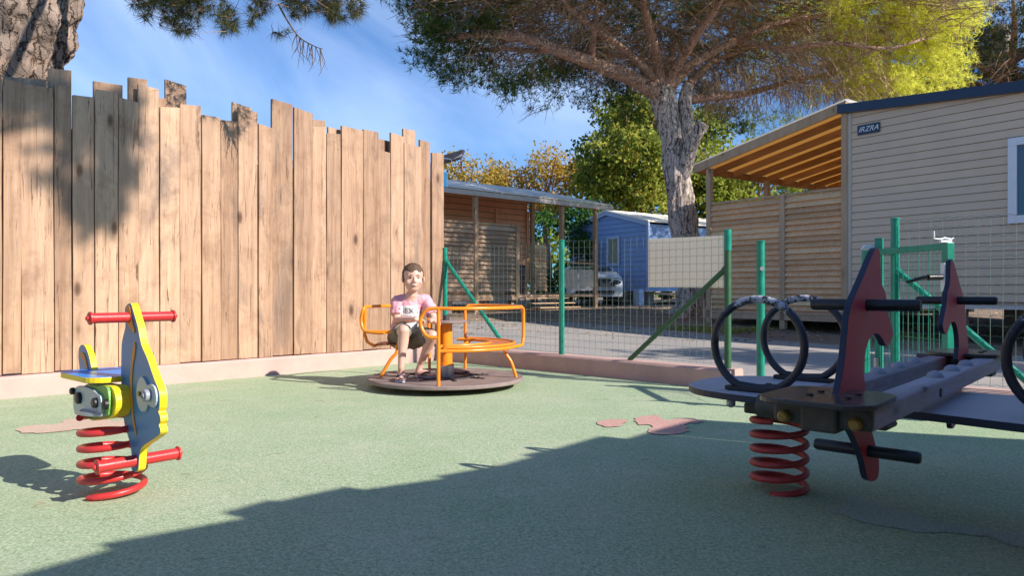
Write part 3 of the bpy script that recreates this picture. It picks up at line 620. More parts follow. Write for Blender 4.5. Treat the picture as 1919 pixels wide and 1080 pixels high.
for s_ in np.arange(-4.6, LF+.2, .62): b.bar(fp(s_, .05, 3.18), fp(s_, -2.0, 3.62), .05, .11)
b.build('rafter', M['beamw'], pr)
for (s_, k, zt, g) in ((.95, 0, 3.14, .2), (2.33, 0, 2.52, .2), (3.98, 0, 3.14, .3), (LF-.28, 0, 3.14, .3), (SW+.12, -1.95, 3.6, .3), (-1.5, 0, 3.14, .2)):
    b = MB(); b.cv = .3; b.bar(fp(s_, k, g), fp(s_, k, zt), .11, .11, up=FD); b.build('post', M['post'], pr, bev=.004)
for (a, c_) in ((-1.4, .88), (1.02, 2.27)):
    b = MB(); screen(b, fp(a), fp(c_), .78, 2.46, FN, .115); b.build('slatted_screen', M['slat2'], pr)
    b = MB(); b.bar(fp(a, 0, 2.49), fp(c_, 0, 2.49), .06, .05); b.build('screen_rail', M['post'], pr)
b = MB(); screen(b, fp(SW+.2, -1.9), fp(LF-.4, -1.9), .8, 2.2, FN, .115); b.build('back_screen', M['slat'], pr)
b = MB(); b.box(fp(.3, -1.0, .66), FD*5.3, FN*1.02, V((0,0,.03))); b.build('deck', M['slat2'], pr)
for z in (.60, .47, .36): b = MB(); b.bar(fp(2.35, .2+(.6-z)*1.8, z), fp(3.95, .2+(.6-z)*1.8, z), .25, .025); b.build('step', M['post'], pr)
b = MB(); b.bar(fp(-1.5, .03, .6), fp(2.3, .03, .6), .04, .1); b.build('deck_beam', M['slat2'], pr)
for s_ in (-1, .3, 1.5, 2.4, 3.9): b = MB(); b.bar(fp(s_, -.3, .2), fp(s_, -.3, .63), .18, .18, up=FD); b.build('support_block', M['conc'], pr)
b = MB(); b.bar(fp(4.05, 0, 1.58), fp(LF-.34, 0, 1.58), .05, .05); b.build('hand_rail', M['post'], pr)
for (a, c_) in ((4.08, 4.62), (4.68, 5.28)):
    b = MB(); b.box(fp((a+c_)/2, 0, 1.13), FD*(c_-a)/2, FN*.012, V((0,0,.27))); b.build('railing_panel', M['board'], pr, bev=.004)
b = MB(); q = fp(4.75, 0, 1.62); b.box(q+V((0,0,.045)), FD*.16, FN*.08, V((0,0,.055))); b.box(q+V((0,0,.11)), FD*.10, FN*.06, V((0,0,.03))); tag(b.build('bag', M['carb'], bev=.03), 'small black bag on the porch hand rail', 'bag')
b = MB(); q = fp(2.95, -.8, .69); tb = empty('storage_bin', q, 'dark bin with a crumpled white bag on it inside the porch', 'bin')
b.tube([q, q+V((0,0,.75))], [.26, .32], 16); b.build('body', M['carb'], tb, smooth=True)
b = MB(); b.box(q+V((0,0,.78)), V((.3,0,0)), V((0,.26,0)), V((0,0,.03))); b.build('lid', M['carb'], tb, bev=.02)
b = MB(); b.ball(q+V((-.05,0,.84)), .17, (1.1,.8,.35), 10); tag(b.build('plastic_bag', M['whitep'], smooth=True), 'crumpled white bag lying on the dark bin', 'bag')

# grey floodlight and blue box on a mast behind the plank fence
q = at(812, 600, 12.5); q.z = .05; e = empty('lamp_mast', q, 'mast with tilted dark panel and blue box behind the fence corner', 'lamp mast')
b = MB(); b.tube([q, q+V((0,0,2.98))], .05, 12); b.build('pole', M['steel'], e, smooth=True)
b = MB(); c_ = V((q.x+.28, q.y, 3.12)); b.bar(V((q.x,q.y,2.95)), V((q.x+.2,q.y,3.05)), .03, .03); b.box(c_, V((.24,-.05,.06)), V((.02,.14,.10)), V((-.02,0,.012))); b.build('panel', M['darkrub'], e, bev=.004)
b = MB(); b.bar(c_+V((-.2,-.1,.0)), c_+V((.05,-.15,-.05)), .02, .02); b.bar(c_+V((.05,-.15,-.08)), c_+V((.24,-.12,.04)), .02, .02); b.build('panel_bracket', M['steel'], e)
b = MB(); b.box(V((q.x+.17, q.y-.0, 2.74)), V((.08,0,0)), V((0,.05,0)), V((0,0,.13))); b.build('box', M['blue'], e, bev=.006)

# ------------------------------------------------------------------ car in front of the blue cabin
cx, cy, cz = 2.57, 22.2, .33
e = empty('parked_car', (cx, cy, cz), 'white parked car by the blue cabin seen through the fence', 'car')
prof = [(0,.28),(0,.60),(.04,.82),(.12,.94),(.75,1.04),(.95,1.08),(1.35,1.22),(1.6,1.26),(2.5,1.26),(3.0,1.12),(3.3,1.05),(3.4,.4)]
b = MB(); cols = [(-.88,.93),(-.80,1.0),(-.4,1.015),(0,1.02),(.4,1.015),(.80,1.0),(.88,.93)]; vs = []
for (x, k) in cols:
    for (y, z) in prof:
        taper = 1-.16*max(0, (z-1.05)/.5); vs.append((cx+x*taper, cy+y+(.10*(abs(x)/.88)**3 if y < .5 else 0), cz+(z*k if z > .5 else z)))
n = len(prof); fs = [(i*n+j, i*n+j+1, (i+1)*n+j+1, (i+1)*n+j) for i in range(len(cols)-1) for j in range(n-1)]+[tuple(range(n)), tuple(reversed([(len(cols)-1)*n+j for j in range(n)]))]
b.add(vs, fs); bo = b.build('body', M['carw'], e, smooth=True, angle=50)
b = MB(); b.prism([(cx-.66,cy+.98,cz+1.11),(cx+.66,cy+.98,cz+1.11),(cx+.62,cy+1.32,cz+1.235),(cx-.62,cy+1.32,cz+1.235)], V((0,-.03,.03))); b.build('windscreen', M['glass'], e)
b = MB(); b.box((cx,cy-.01,cz+.80), (.5,0,0), (0,.02,0), (0,0,.05)); b.build('grille', M['carb'], e, bev=.01)
b = MB(); b.box((cx,cy-.01,cz+.42), (.6,0,0), (0,.02,0), (0,0,.05)); b.build('air_intake', M['carb'], e, bev=.01)
pb = MB(); pb.box((cx+.35,cy-.05,cz+.66), (.26,0,0), (0,.012,0), (0,0,.055)); npl = pb.build('number_plate', M['carb'], e)
text('AX·528', .09, (cx+.35, cy-.066, cz+.66), (1,0,0), (0,-1,0), M['whitep'], npl)
for sg_ in (-1, 1):
    b = MB(); b.ball((cx+sg_*.68,cy+.09,cz+.73), .14, (1.1,.5,.5), 12); b.build('headlight', M['glass'], e, smooth=True)
    for wy in (.7, 2.7):
        b = MB(); b.disc((cx+sg_*.78,cy+wy,cz+.31), (1,0,0), .31, .2, 24); wh = b.build('wheel', M['darkrub'], e, smooth=True)
        b = MB(); b.disc((cx+sg_*.885,cy+wy,cz+.31), (1,0,0), .2, .02, 20); b.build('rim', M['steel'], wh)

# ------------------------------------------------------------------ foliage
rng = np.random.default_rng(3)
def unit(n):
    v = rng.normal(size=(n, 3)); return v/np.linalg.norm(v, axis=1)[:, None]
def np_mesh(name, verts, nper, attr, mat, parent):
    nf = len(verts)//nper; w = wloc(parent) if parent is not None else V((0,0,0)); verts = verts-np.array([w.x, w.y, w.z])
    me = bpy.data.meshes.new(name); me.vertices.add(len(verts)); me.vertices.foreach_set('co', verts.astype(np.float32).ravel())
    me.loops.add(len(verts)); me.loops.foreach_set('vertex_index', np.arange(len(verts), dtype=np.int32))
    me.polygons.add(nf); me.polygons.foreach_set('loop_start', np.arange(0, len(verts), nper, dtype=np.int32)); me.polygons.foreach_set('loop_total', np.full(nf, nper, dtype=np.int32))
    me.update(calc_edges=True); a = me.attributes.new('var', 'FLOAT', 'POINT'); a.data.foreach_set('value', attr.astype(np.float32)); me.materials.append(mat); me.validate()
    o = bpy.data.objects.new(name, me); COL.objects.link(o)
    if parent is not None: o.parent = parent
    return o
def leaves(name, C, size, mat, parent, var, up=.35):
    n = len(C); d = unit(n); nrm = unit(n); nrm[:, 2] += up; nrm /= np.linalg.norm(nrm, axis=1)[:, None]
    d -= nrm*(d*nrm).sum(1)[:, None]; d /= np.linalg.norm(d, axis=1)[:, None]; e_ = np.cross(nrm, d); s_ = (size*rng.uniform(.6, 1.25, n))[:, None]
    v = np.stack([C-d*s_*.5, C+e_*s_*.36-d*s_*.05+nrm*s_*.06, C+d*s_*.55, C-e_*s_*.36-d*s_*.05+nrm*s_*.06], 1).reshape(-1, 3)
    return np_mesh(name, v, 4, np.repeat(var, 4), mat, parent)
def needles(name, C, D, k, ln, w, mat, parent, var, spread=.8):
    n = len(C); c = np.repeat(C, k, 0); d = np.repeat(D, k, 0)+unit(n*k)*spread; d /= np.linalg.norm(d, axis=1)[:, None]
    l_ = (ln*rng.uniform(.6, 1.15, n*k))[:, None]; sdv = np.cross(d, unit(n*k)); sdv /= np.linalg.norm(sdv, axis=1)[:, None]+1e-6
    v = np.stack([c-sdv*w, c+sdv*w, c+d*l_+np.array([0, 0, -.15])*l_*l_], 1).reshape(-1, 3)
    return np_mesh(name, v, 3, np.repeat(np.clip(np.repeat(var, k)+rng.normal(0, .06, n*k), 0, 1), 3), mat, parent)
def rough_tube(b, pts, rs, n=28, k=10, amp=.06, fr_=3.0):
    P = spline(pts, k); Rr = []
    for i in range(len(P)):
        t = i/k; j = min(int(t), len(rs)-2); Rr.append(rs[j]+(rs[j+1]-rs[j])*(t-j))
    b0 = len(b.v); b.tube(P, Rr, n)
    for i in range(len(P)):
        for a in range(n):
            idx = b0+i*n+a; v_ = b.v[idx]; ax = P[i]; d = (v_-ax).normalized(); q = V((v_.x*fr_*2.2, v_.y*fr_*2.2, v_.z*fr_*.45))
            h = abs(noise.noise(q))*1.6-.4+.4*noise.noise(q*3.1); b.v[idx] = v_+d*h*amp*Rr[i]/.35
def crown(name, blobs, dens, size, mat, parent, vb=.5, vs_=.16, seed=1, lit=.18):
    Cs = []; Vs = []
    for (c, r, sz) in blobs:
        n = int(dens*r**2*(sz if sz else 1)); u = unit(n); rad = r*rng.uniform(.35, 1.0, n)**.55
        f_ = 1+.28*np.sin(u[:, 0]*7+c[0]*3)*np.sin(u[:, 1]*6+c[1])+.2*np.sin(u[:, 2]*9+c[2]*2)
        p = np.array(c)+u*(rad*f_)[:, None]*np.array([1, 1, .85]); clump = np.sin(p[:, 0]*3.1+p[:, 2]*2.3)*np.sin(p[:, 1]*2.7-p[:, 2]*3.3+c[0])
        keep = clump+rng.normal(0, .35, n) > -.45; Cs.append(p[keep]); Vs.append(np.clip(vb+vs_*rng.normal(size=n)+lit*clump*.5+rng.normal()*.07, 0, 1)[keep])
    return leaves(name, np.concatenate(Cs), size, mat, parent, np.concatenate(Vs))
def blobs_in(c, rx, ry, rz_, n, r):
    o_ = []
    for i in range(n):
        u = unit(1)[0]*rng.uniform(.25, 1)**.5; o_.append((np.array(c)+u*np.array([rx, ry, rz_]), r*rng.uniform(.65, 1.25), 1))
    return o_
def tree(kind, label, px, Y, top, bot, rad, nb, br, dens, size, mat, vb, group='trees beyond the cabins', ry=None, cat='tree', lit=.18):
    X = (px-CX)/F*Y; g = gz(X, Y); zt = EYE+(CY-top)/F*Y; zb = EYE+(CY-bot)/F*Y; e = empty(kind, (X, Y, g), label, cat, group); zc = (zt+zb)/2
    b = MB(); base = V((X, Y, g)); pts = [base, base+V((.1,0,(zb-g)*.5)), V((X-.1, Y, zb)), V((X, Y, zc+(zt-zc)*.5))]
    b.tube(spline(pts, 3), [.22-.018*i for i in range(10)], 10); 
    for i in range(9):
        a = rng.uniform(0, 6.28); q = V((X, Y, zb+(zc-zb)*rng.uniform(0, 1))); b.tube(spline([q, q+V((math.cos(a)*rad*.4, math.sin(a)*rad*.4, rad*.35)), q+V((math.cos(a)*rad*.8, math.sin(a)*rad*.8, rad*.9))], 3), [.07-.008*k_ for k_ in range(7)], 6)
    b.build('trunk', M['limb'], e, smooth=True)
    crown('crown', blobs_in((X, Y, zc), rad*.8, (ry or rad)*.8, (zt-zb)/2*.82, nb, br), dens, size, mat, e, vb, lit=lit)
    return e
tree('autumn_tree', 'thin yellow autumn tree just right of the fence corner', 872, 33, 285, 430, 1.9, 20, .75, 620, .13, M['leafy'], .45)
tree('autumn_tree', 'golden autumn tree behind the middle of the porch roof', 945, 35, 292, 430, 1.8, 20, .75, 760, .13, M['leafy'], .52)
tree('autumn_tree', 'orange yellow autumn tree behind the right of the porch roof', 1025, 34, 283, 430, 1.7, 20, .75, 760, .13, M['leafy'], .7)
tree('autumn_tree', 'yellow green autumn tree between the orange tree and the big green tree', 1092, 34, 285, 440, 1.4, 16, .7, 760, .13, M['leafy'], .42)
tree('plane_tree', 'big green tree with yellowing top between the blue cabin and the pine', 1180, 29, 165, 440, 2.35, 46, 1.0, 700, .17, M['leafg'], .58, lit=.3)
tree('plane_tree', 'dark green tree directly behind the pine trunk', 1290, 31, 190, 430, 2.0, 26, 1.0, 560, .17, M['leafg'], .48, lit=.3)
tree('plane_tree', 'yellow green tree seen under the pergola roof', 1410, 30, 235, 470, 2.7, 36, 1.0, 430, .18, M['leafl'], .55)
tree('plane_tree', 'pale yellow green tree by the far end of the pergola', 1530, 32, 250, 470, 2.2, 22, 1.0, 380, .18, M['leafl'], .5)
# evergreen hedge behind the porch
e = empty('hedge', (2.2, 26.5, .33), 'bright green leafy hedge behind the open end of the porch', 'hedge')
bl = []
for i in range(34): bl.append(((rng.uniform(.2, 3.6), rng.uniform(26.2, 27.4), rng.uniform(.8, 3.8)), rng.uniform(.45, .75), 1))
crown('crown', bl, 900, .13, M['hedge'], e, .5)
b = MB()
for i in range(8): x = .5+i*.42; b.tube([(x, 26.8, .3), (x+.05, 26.8, 2.6)], .04, 6)
b.build('trunk', M['limb'], e)
# far wood closing the horizon
C_ = []; n = 26000
x = rng.uniform(-60, 70, n); C_ = np.stack([x, 48+rng.uniform(0, 8, n), .2+rng.uniform(0, 1, n)**.8*(4.2+1.1*np.sin(x*.7)+.7*np.sin(x*1.9+1))], 1)
o = leaves('distant_woods', C_, .5, M['leafg'], None, np.clip(rng.normal(.45, .15, n), 0, 1)); tag(o, 'low line of distant trees behind the cabins', 'woods', kind='stuff')

# ---- main umbrella pine
TB = V((4.12, 16.2, .18))
e = empty('umbrella_pine', TB, 'large umbrella pine with forked grey trunk in the middle', 'pine tree')
Y0 = 16.2
b = MB()
rough_tube(b, [at(1308,612,Y0)-V((0,0,.1)), at(1305,585,Y0), at(1298,520,Y0), at(1283,430,Y0), at(1272,350,Y0), at(1262,270,Y0), at(1248,205,Y0), at(1238,165,Y0)], [.54,.40,.335,.31,.295,.27,.25,.24], 44, 14, .085, 3.2)
rough_tube(b, [at(1276,335,Y0-.05), at(1288,285,Y0-.1), at(1289,235,Y0-.1), at(1284,192,Y0), at(1290,160,Y0+.1)], [.19,.16,.155,.16,.12], 24, 8, .05, 4)
rough_tube(b, [at(1280,325,Y0-.1), at(1292,285,Y0-.3), at(1303,258,Y0-.45), at(1319,231,Y0-.6)], [.19,.165,.14,.13], 20, 6, .05, 4)
for (a0, a1) in ((0, 1), (2.2, 1), (4.1, .8)):
    rough_tube(b, [TB+V((0,0,.35)), TB+V((.45*math.cos(a0),.45*math.sin(a0),.12)), TB+V((.85*math.cos(a0),.85*math.sin(a0),-.05))], [.3,.2,.08], 14, 6, .05, 4)
b.build('trunk', M['trunk'], e, smooth=True, angle=80)
fk = at(1240,160,Y0)
limbs = [([(1243,185,0),(1190,150,-.3),(1120,122,-.9),(1050,95,-1.4),(985,72,-1.5),(900,62,-1.2),(840,75,-.6)], .19),
         ([(1238,165,0),(1205,125,-.3),(1160,85,-.8),(1110,50,-1.5),(1060,5,-2.2),(1030,-60,-3)], .105),
         ([(1108,112,-.9),(1113,70,-1.3),(1119,20,-1.7),(1110,-60,-2.5)], .085),
         ([(1240,160,0),(1232,110,-.2),(1217,50,-.8),(1205,-10,-1.4),(1200,-90,-2.4)], .15),
         ([(1250,160,0),(1275,112,-.3),(1310,60,-.9),(1345,10,-1.5),(1380,-60,-2.4)], .14),
         ([(1252,170,0),(1300,118,.1),(1380,75,.2),(1450,45,.3),(1540,28,.6),(1640,5,1)], .13),
         ([(1288,185,.2),(1340,182,.6),(1410,172,1.1),(1490,150,1.6),(1560,140,1.8)], .12),
         ([(1290,160,.2),(1330,120,1.5),(1400,90,3),(1480,70,4.5)], .11),
         ([(1245,150,0),(1200,110,1.8),(1120,100,3.2),(1050,90,4.2)], .11),
         ([(1245,150,0),(1260,100,2),(1270,70,4),(1300,60,5.5)], .11),
         ([(1050,95,-1.4),(990,95,-1),(930,90,-.4),(870,100,0)], .07),
         ([(1380,75,.2),(1460,90,-.4),(1560,80,-1),(1660,90,-1.2),(1740,70,-1)], .07)]
lim_pts = []
for i, (pp, r0) in enumerate(limbs):
    P_ = [at(x, y, Y0+d) for x, y, d in pp]; b = MB(); n_ = len(P_); rr = [r0*(1-.72*j/(n_-1)) for j in range(n_)]
    rough_tube(b, P_, rr, 12, 6, .05, 5); b.build('limb', M['limb'], e, smooth=True, angle=80); lim_pts += spline(P_, 5)[3:]
lp_ = np.array([list(p_) for p_ in lim_pts])
CTR = np.array([3.9, 16.4])
def pine_low(x, y):
    r = np.hypot((x-CTR[0])/6.7, (y-CTR[1])/6.3); return 7.35-1.15*r**3+.25*np.sin(x*1.3+1)*np.sin(y*1.1), r
# needle tufts in sub-branch clumps
n = 1500; ang = rng.uniform(0, 6.283, n); rr = np.sqrt(rng.uniform(.0, 1, n)); cxp = CTR[0]+6.5*rr*np.cos(ang); cyp = CTR[1]+6.2*rr*np.sin(ang); zl, r = pine_low(cxp, cyp); czp = zl+.55+rng.uniform(0, 2.1, n)*(1-.55*r**2)
extra = []
for (x, y, d, k) in [(800,90,-.8,8),(840,115,-.6,6),(815,40,-1,8),(870,140,-.4,5),(950,140,.2,5),(985,180,.4,3),(900,60,-1,7),(1010,130,.6,5),(1080,165,3.5,7),(1140,185,4,8),(1180,210,4.2,5),(830,0,-1,6),(1220,150,4.8,4),
                    (1620,150,.8,9),(1660,120,.5,9),(1700,160,.4,9),(1740,120,.6,9),(1690,70,.3,9),(1760,70,.2,9),(1780,140,.6,6),(1640,185,1,6),(1800,40,0,9),(1740,20,0,9),(1600,90,.6,7),(1680,20,0,8),(1560,170,1.2,4),(1600,30,.4,7),(1720,185,1,5),(1370,225,5,6),(1420,235,5.2,6),(1330,205,4.5,5),(1480,225,5.2,4)]:
    for _ in range(k): p_ = at(x+rng.uniform(-34, 34), y+rng.uniform(-30, 24), Y0+d+rng.uniform(-.7, .7)); extra.append(list(p_))
ex = np.array(extra); CC = np.concatenate([np.stack([cxp, cyp, czp], 1), ex])
k = 30; P_ = np.repeat(CC, k, 0)+unit(len(CC)*k)*rng.uniform(.1, 1, (len(CC)*k, 1))**.5*np.array([.46, .46, .28])
sunf = np.clip((P_[:, 0]-CTR[0])/6.5*.30+.47+rng.normal(0, .12, len(P_)), .02, 1)  # sunlight on the right side of the crown is painted into the needle colour
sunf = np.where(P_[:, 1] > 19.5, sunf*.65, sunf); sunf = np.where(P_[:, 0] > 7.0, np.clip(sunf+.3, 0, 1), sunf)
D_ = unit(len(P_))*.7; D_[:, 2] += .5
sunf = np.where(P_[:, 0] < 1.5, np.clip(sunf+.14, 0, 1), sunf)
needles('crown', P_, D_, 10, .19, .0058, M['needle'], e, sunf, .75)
# dead twigs below the needles
def twigs(starts, dirs, ln, r, parent, name='dead_twigs', mat='twig', fork=2, vmean=.5):
    b = MB()
    for p_, d in zip(starts, dirs):
        p_, d = V(p_), V(d); b.cv = min(1, max(0, random.gauss(vmean, .22))); L_ = ln*random.uniform(.5, 1.3); q1 = p_+d*L_*.45+V((random.uniform(-.1,.1),random.uniform(-.1,.1),random.uniform(-.12,.04)))*L_; q2 = q1+d*L_*.5+V((random.uniform(-.25,.25),random.uniform(-.25,.25),random.uniform(-.3,.08)))*L_
        b.tube([p_, q1, q2], [r, r*.7, r*.25], 3, caps=False)
        for _ in range(fork):
            q = p_.lerp(q1, random.uniform(.4, 1)); dd = (d+V((random.uniform(-1,1),random.uniform(-1,1),random.uniform(-.8,.4)))).normalized()
            m_ = q+dd*L_*.3; b.tube([q, m_, m_+(dd+V((0,0,-.35)))*L_*.22], [r*.6, r*.45, r*.2], 3, caps=False)
    return b.build(name, M[mat], parent)
st = []; di = []
for _ in range(5600):
    a = random.uniform(0, 6.283); r_ = math.sqrt(random.uniform(0, .80)); x, y = CTR[0]+6.5*r_*math.cos(a), CTR[1]+6.2*r_*math.sin(a); zl_, _r = pine_low(x, y)
    st.append((x, y, float(zl_)-.05+random.uniform(-.25, 1.0))); d = V((math.cos(a), math.sin(a), random.uniform(-.35, .45))); d += V((random.uniform(-.9,.9), random.uniform(-.9,.9), 0)); di.append(d.normalized())
for p_ in lim_pts:
    for _ in range(3): st.append(tuple(p_)); di.append(V((random.uniform(-1,1), random.uniform(-1,1), random.uniform(-.5,.7))).normalized())
twigs(st, di, .8, .011, e)
st = []; di = []
for _ in range(620):     # hanging dead twigs on the right
    p_ = at(random.uniform(1320, 1640), random.uniform(110, 190), Y0+random.uniform(.6, 3.2)); st.append(p_); di.append(V((random.uniform(-.35,.35), random.uniform(-.3,.3), -1)).normalized())
for _ in range(620):
    p_ = at(random.uniform(1450, 1660), random.uniform(30, 170), Y0+random.uniform(-.6, 2)); st.append(p_); di.append(V((random.uniform(.1,.9), random.uniform(-.4,.4), random.uniform(-.9,.3))).normalized())
twigs(st, di, .6, .008, e, vmean=.75)

# ---- big pine at the left behind the plank fence
q = V((-5.45, 8.0, 0)); e = empty('leaning_pine', q, 'thick leaning pine trunk behind the plank fence at top left', 'pine tree')
b = MB(); rough_tube(b, [V((-5.72,8.1,-.1)), V((-5.62,8.05,1.2)), at(18,200,7.9), at(22,150,7.9), at(32,80,7.85), at(48,0,7.8), at(75,-120,7.7), at(110,-330,7.6)], [.52,.45,.43,.44,.47,.53,.5,.42], 64, 16, .085, 3.0); b.build('trunk', M['trunkl'], e, smooth=True, angle=80)
lims = [[at(110,-330,7.6), V((-3.9,7.2,6.0)), V((-2.9,6.6,5.6)), V((-1.4,6.0,5.4)), V((0.2,4.9,5.0))], [V((-3.2,6.8,5.7)), V((-2.9,6.2,4.6)), at(345,-40,6.0)], [V((-2.0,6.3,5.4)), V((-1.9,6.1,4.4)), at(540,-40,6.0)], [V((-1.9,6.1,4.4)), at(610,-90,6.0), at(640,-30,6.0)], [V((-4.2,7.2,6.0)), V((-5.5,6.4,7.0)), V((-7.5,5.5,7.4))], [V((-4.0,7.3,6.1)), V((-4.5,9,7.4)), V((-4.6,11,7.8))]]
for l_ in lims:
    b = MB(); n_ = len(l_); rough_tube(b, l_, [.15*(1-.8*j/(n_-1)) if l_ is lims[0] else .05*(1-.7*j/(n_-1)) for j in range(n_)], 10, 6, .05, 5); b.build('limb', M['limb'], e, smooth=True, angle=80)
pts = []
def cl(x, y, Y, rx, ry, n_):
    for _ in range(n_):
        a = rng.uniform(0, 6.283); r_ = math.sqrt(rng.uniform(0, 1)); pts.append(list(at(x+rx*r_*math.cos(a), y+ry*r_*math.sin(a), Y+rng.uniform(-.3, .3))))
cl(335,-25,6,75,35,190); cl(345,20,6,38,42,110); cl(300,20,6,42,25,36); cl(270,2,6,30,14,20); cl(425,38,6,20,26,42); cl(408,14,6,22,18,18); cl(485,5,6,22,26,40); cl(478,38,6,14,12,9); cl(585,-15,6,60,38,170); cl(628,22,6,24,18,44); cl(665,10,6,16,22,30); cl(560,18,6,22,14,20); cl(380,-70,6,160,40,200); cl(520,-70,6,180,40,200); cl(528,60,6,18,9,7)
Pn = np.array(pts); D_ = unit(len(Pn))*.5; D_[:, 2] -= .35; D_[:, 0] += .15
needles('crown', Pn, D_, 26, .11, .0017, M['needled'], e, np.clip(rng.normal(.45, .2, len(Pn)), 0, 1), .85)
st = [tuple(p_) for p_ in Pn[::2]]; di = [V((random.uniform(-1,1), random.uniform(-.6,.6), random.uniform(-.2,1))).normalized() for _ in st]
twigs(st, di, .16, .0035, e, 'twigs', fork=1, vmean=.2)
# bare hanging twig
b = MB(); b.cv = .15
tw = [at(522,8,5.9), at(540,40,5.9), at(560,68,5.9), at(585,84,5.9), at(606,92,5.9)]; b.tube(spline(tw, 4), [.009-.0004*i for i in range(17)], 5)
for (x, y) in ((556,64),(562,70),(570,75),(578,80),(585,84),(592,87),(600,90)):
    p0_ = at(x, y, 5.9)
    for _ in range(3):
        q1 = p0_+V((random.uniform(-.04,.04), random.uniform(-.04,.04), -random.uniform(.05,.13))); q2 = q1+V((random.uniform(-.06,.07), 0, -random.uniform(.03,.12))); b.tube([p0_, q1, q2], [.004,.003,.0015], 4, caps=False)
b.build('bare_twig', M['twig'], e)
# foliage high over the playground whose shade falls on the planks
pts = []
def shade(px, py, t, rx, rz_, n_):
    P = onplane(px, py, C0, NL); c = P-LT*(t+5.2)
    for _ in range(n_): u = unit(1)[0]*rng.uniform(.2, 1); pts.append([c.x+u[0]*rx, c.y+u[1]*rx, c.z+u[2]*rz_])
shade(175,385,5.0,.26,.20,85); shade(215,330,5.0,.20,.22,60); shade(200,245,5.0,.26,.24,90); shade(150,200,4.9,.25,.18,60); shade(110,180,4.7,.28,.12,55); shade(30,170,4.6,.3,.12,60); shade(225,190,4.8,.15,.10,30); shade(120,300,4.7,.3,.3,30); shade(120,100,4.6,.9,.22,160)
e = empty('umbrella_pine', V((3,-4,0)), 'pine behind the camera whose branch shades the left end of the planks', 'pine tree')
Pn = np.array(pts); needles('crown', Pn, unit(len(Pn))*.4, 30, .16, .006, M['needled'], e, np.clip(rng.normal(.5, .2, len(Pn)), 0, 1), .9)
b = MB(); pm = V(Pn.mean(0).tolist()); rough_tube(b, [V((3,-4,6.4)), V((3.4,-2,6.9)), pm-V((.3,1.2,.1)), pm], [.13,.10,.05,.02], 10, 6, .05, 5); b.build('limb', M['limb'], e, smooth=True)
b = MB(); rough_tube(b, [V((3.2,-4.2,-.1)), V((3.1,-4.1,2.2)), V((3,-4,4.6)), V((3,-4,6.6)), V((2.8,-4.2,7.6))], [.34,.28,.24,.2,.1], 20, 8, .06, 3); b.build('trunk', M['trunk'], e, smooth=True)

# ---- unseen tree added beyond the right edge to shade the lane at the gate
X, Y = 13.3, 3.15; e = empty('added_shade_tree', (X, Y, 0), 'small unseen leafy tree added beyond the right edge to shade the lane', 'tree')
b = MB(); b.tube([(X,Y,-.1),(X+.1,Y,2.5),(X,Y,5.2),(X-.2,Y,6.6)], [.16,.13,.1,.04], 10); b.build('trunk', M['limb'], e, smooth=True)
crown('crown', blobs_in((X, Y, 6.5), .85, .85, .7, 16, .7), 520, .18, M['leafg'], e, .5)

# ---- dark pine at the far right
X, Y = 13.5, 19.5; e = empty('dark_pine', (X, Y, .3), 'dark pine with brown branches behind the taupe cabin roof', 'pine tree')
b = MB(); rough_tube(b, [V((X,Y,.2)), V((X+.2,Y,3)), V((X+.1,Y,6)), V((X-.2,Y,8))], [.35,.3,.26,.2], 16, 6, .06, 3); b.build('trunk', M['trunk'], e, smooth=True)
for i in range(9):
    a = i*.7; b = MB(); rough_tube(b, [V((X,Y,5.2+i*.25)), V((X+1.6*math.cos(a),Y+1.6*math.sin(a),6+i*.2)), V((X+3.4*math.cos(a),Y+3.0*math.sin(a),6.5+i*.2))], [.11,.08,.03], 8, 5, .05, 5); b.build('limb', M['limb'], e, smooth=True)
n = 330; a = rng.uniform(0, 6.283, n); r_ = np.sqrt(rng.uniform(0, 1, n)); CC = np.stack([X+4.2*r_*np.cos(a), Y+3.6*r_*np.sin(a), 6.3+rng.uniform(0, 2.4, n)], 1)
P_ = np.repeat(CC, 20, 0)+unit(n*20)*np.array([.5, .5, .3])*rng.uniform(.2, 1, (n*20, 1)); D_ = unit(len(P_))*.6; D_[:, 2] += .4
needles('crown', P_, D_, 9, .22, .010, M['needled'], e, np.clip(rng.normal(.5, .2, len(P_)), 0, 1), .8)
st = []; di = []
for _ in range(1500): a = random.uniform(0, 6.283); r_ = math.sqrt(random.random()); st.append((X+4.1*r_*math.cos(a), Y+3.5*r_*math.sin(a), random.uniform(4.0, 6.9))); di.append(V((random.uniform(-1,1), random.uniform(-1,1), random.uniform(-.6,.3))).normalized())
twigs(st, di, .95, .016, e, vmean=.2)
# ------------------------------------------------------------------ springs
def spring(c, r, wr, turns, h, ph0=0, end=True):
    b = MB(); n = int(turns*30); pts = []
    for i in range(n+1):
        t = i/n; a = ph0+t*turns*2*math.pi; pts.append(V(c)+V((r*math.cos(a), r*math.sin(a), wr+t*(h-2*wr))))
    if end: pts = [pts[0]+V((-.02*math.sin(ph0), -.02*math.cos(ph0), -.02))]+pts
    b.tube(pts, wr, 14); return b
def rrect(c, ux, uy, hx, hy, r, z, n=6):
    o_ = []
    for (sx_, sy_, a0) in ((1,1,0), (-1,1,90), (-1,-1,180), (1,-1,270)):
        for k in range(n+1):
            a = R(a0+90*k/n); o_.append(V(c)+V(ux)*(sx_*(hx-r)+r*math.cos(a))+V(uy)*(sy_*(hy-r)+r*math.sin(a)))
    for q in o_: q.z = z
    return o_

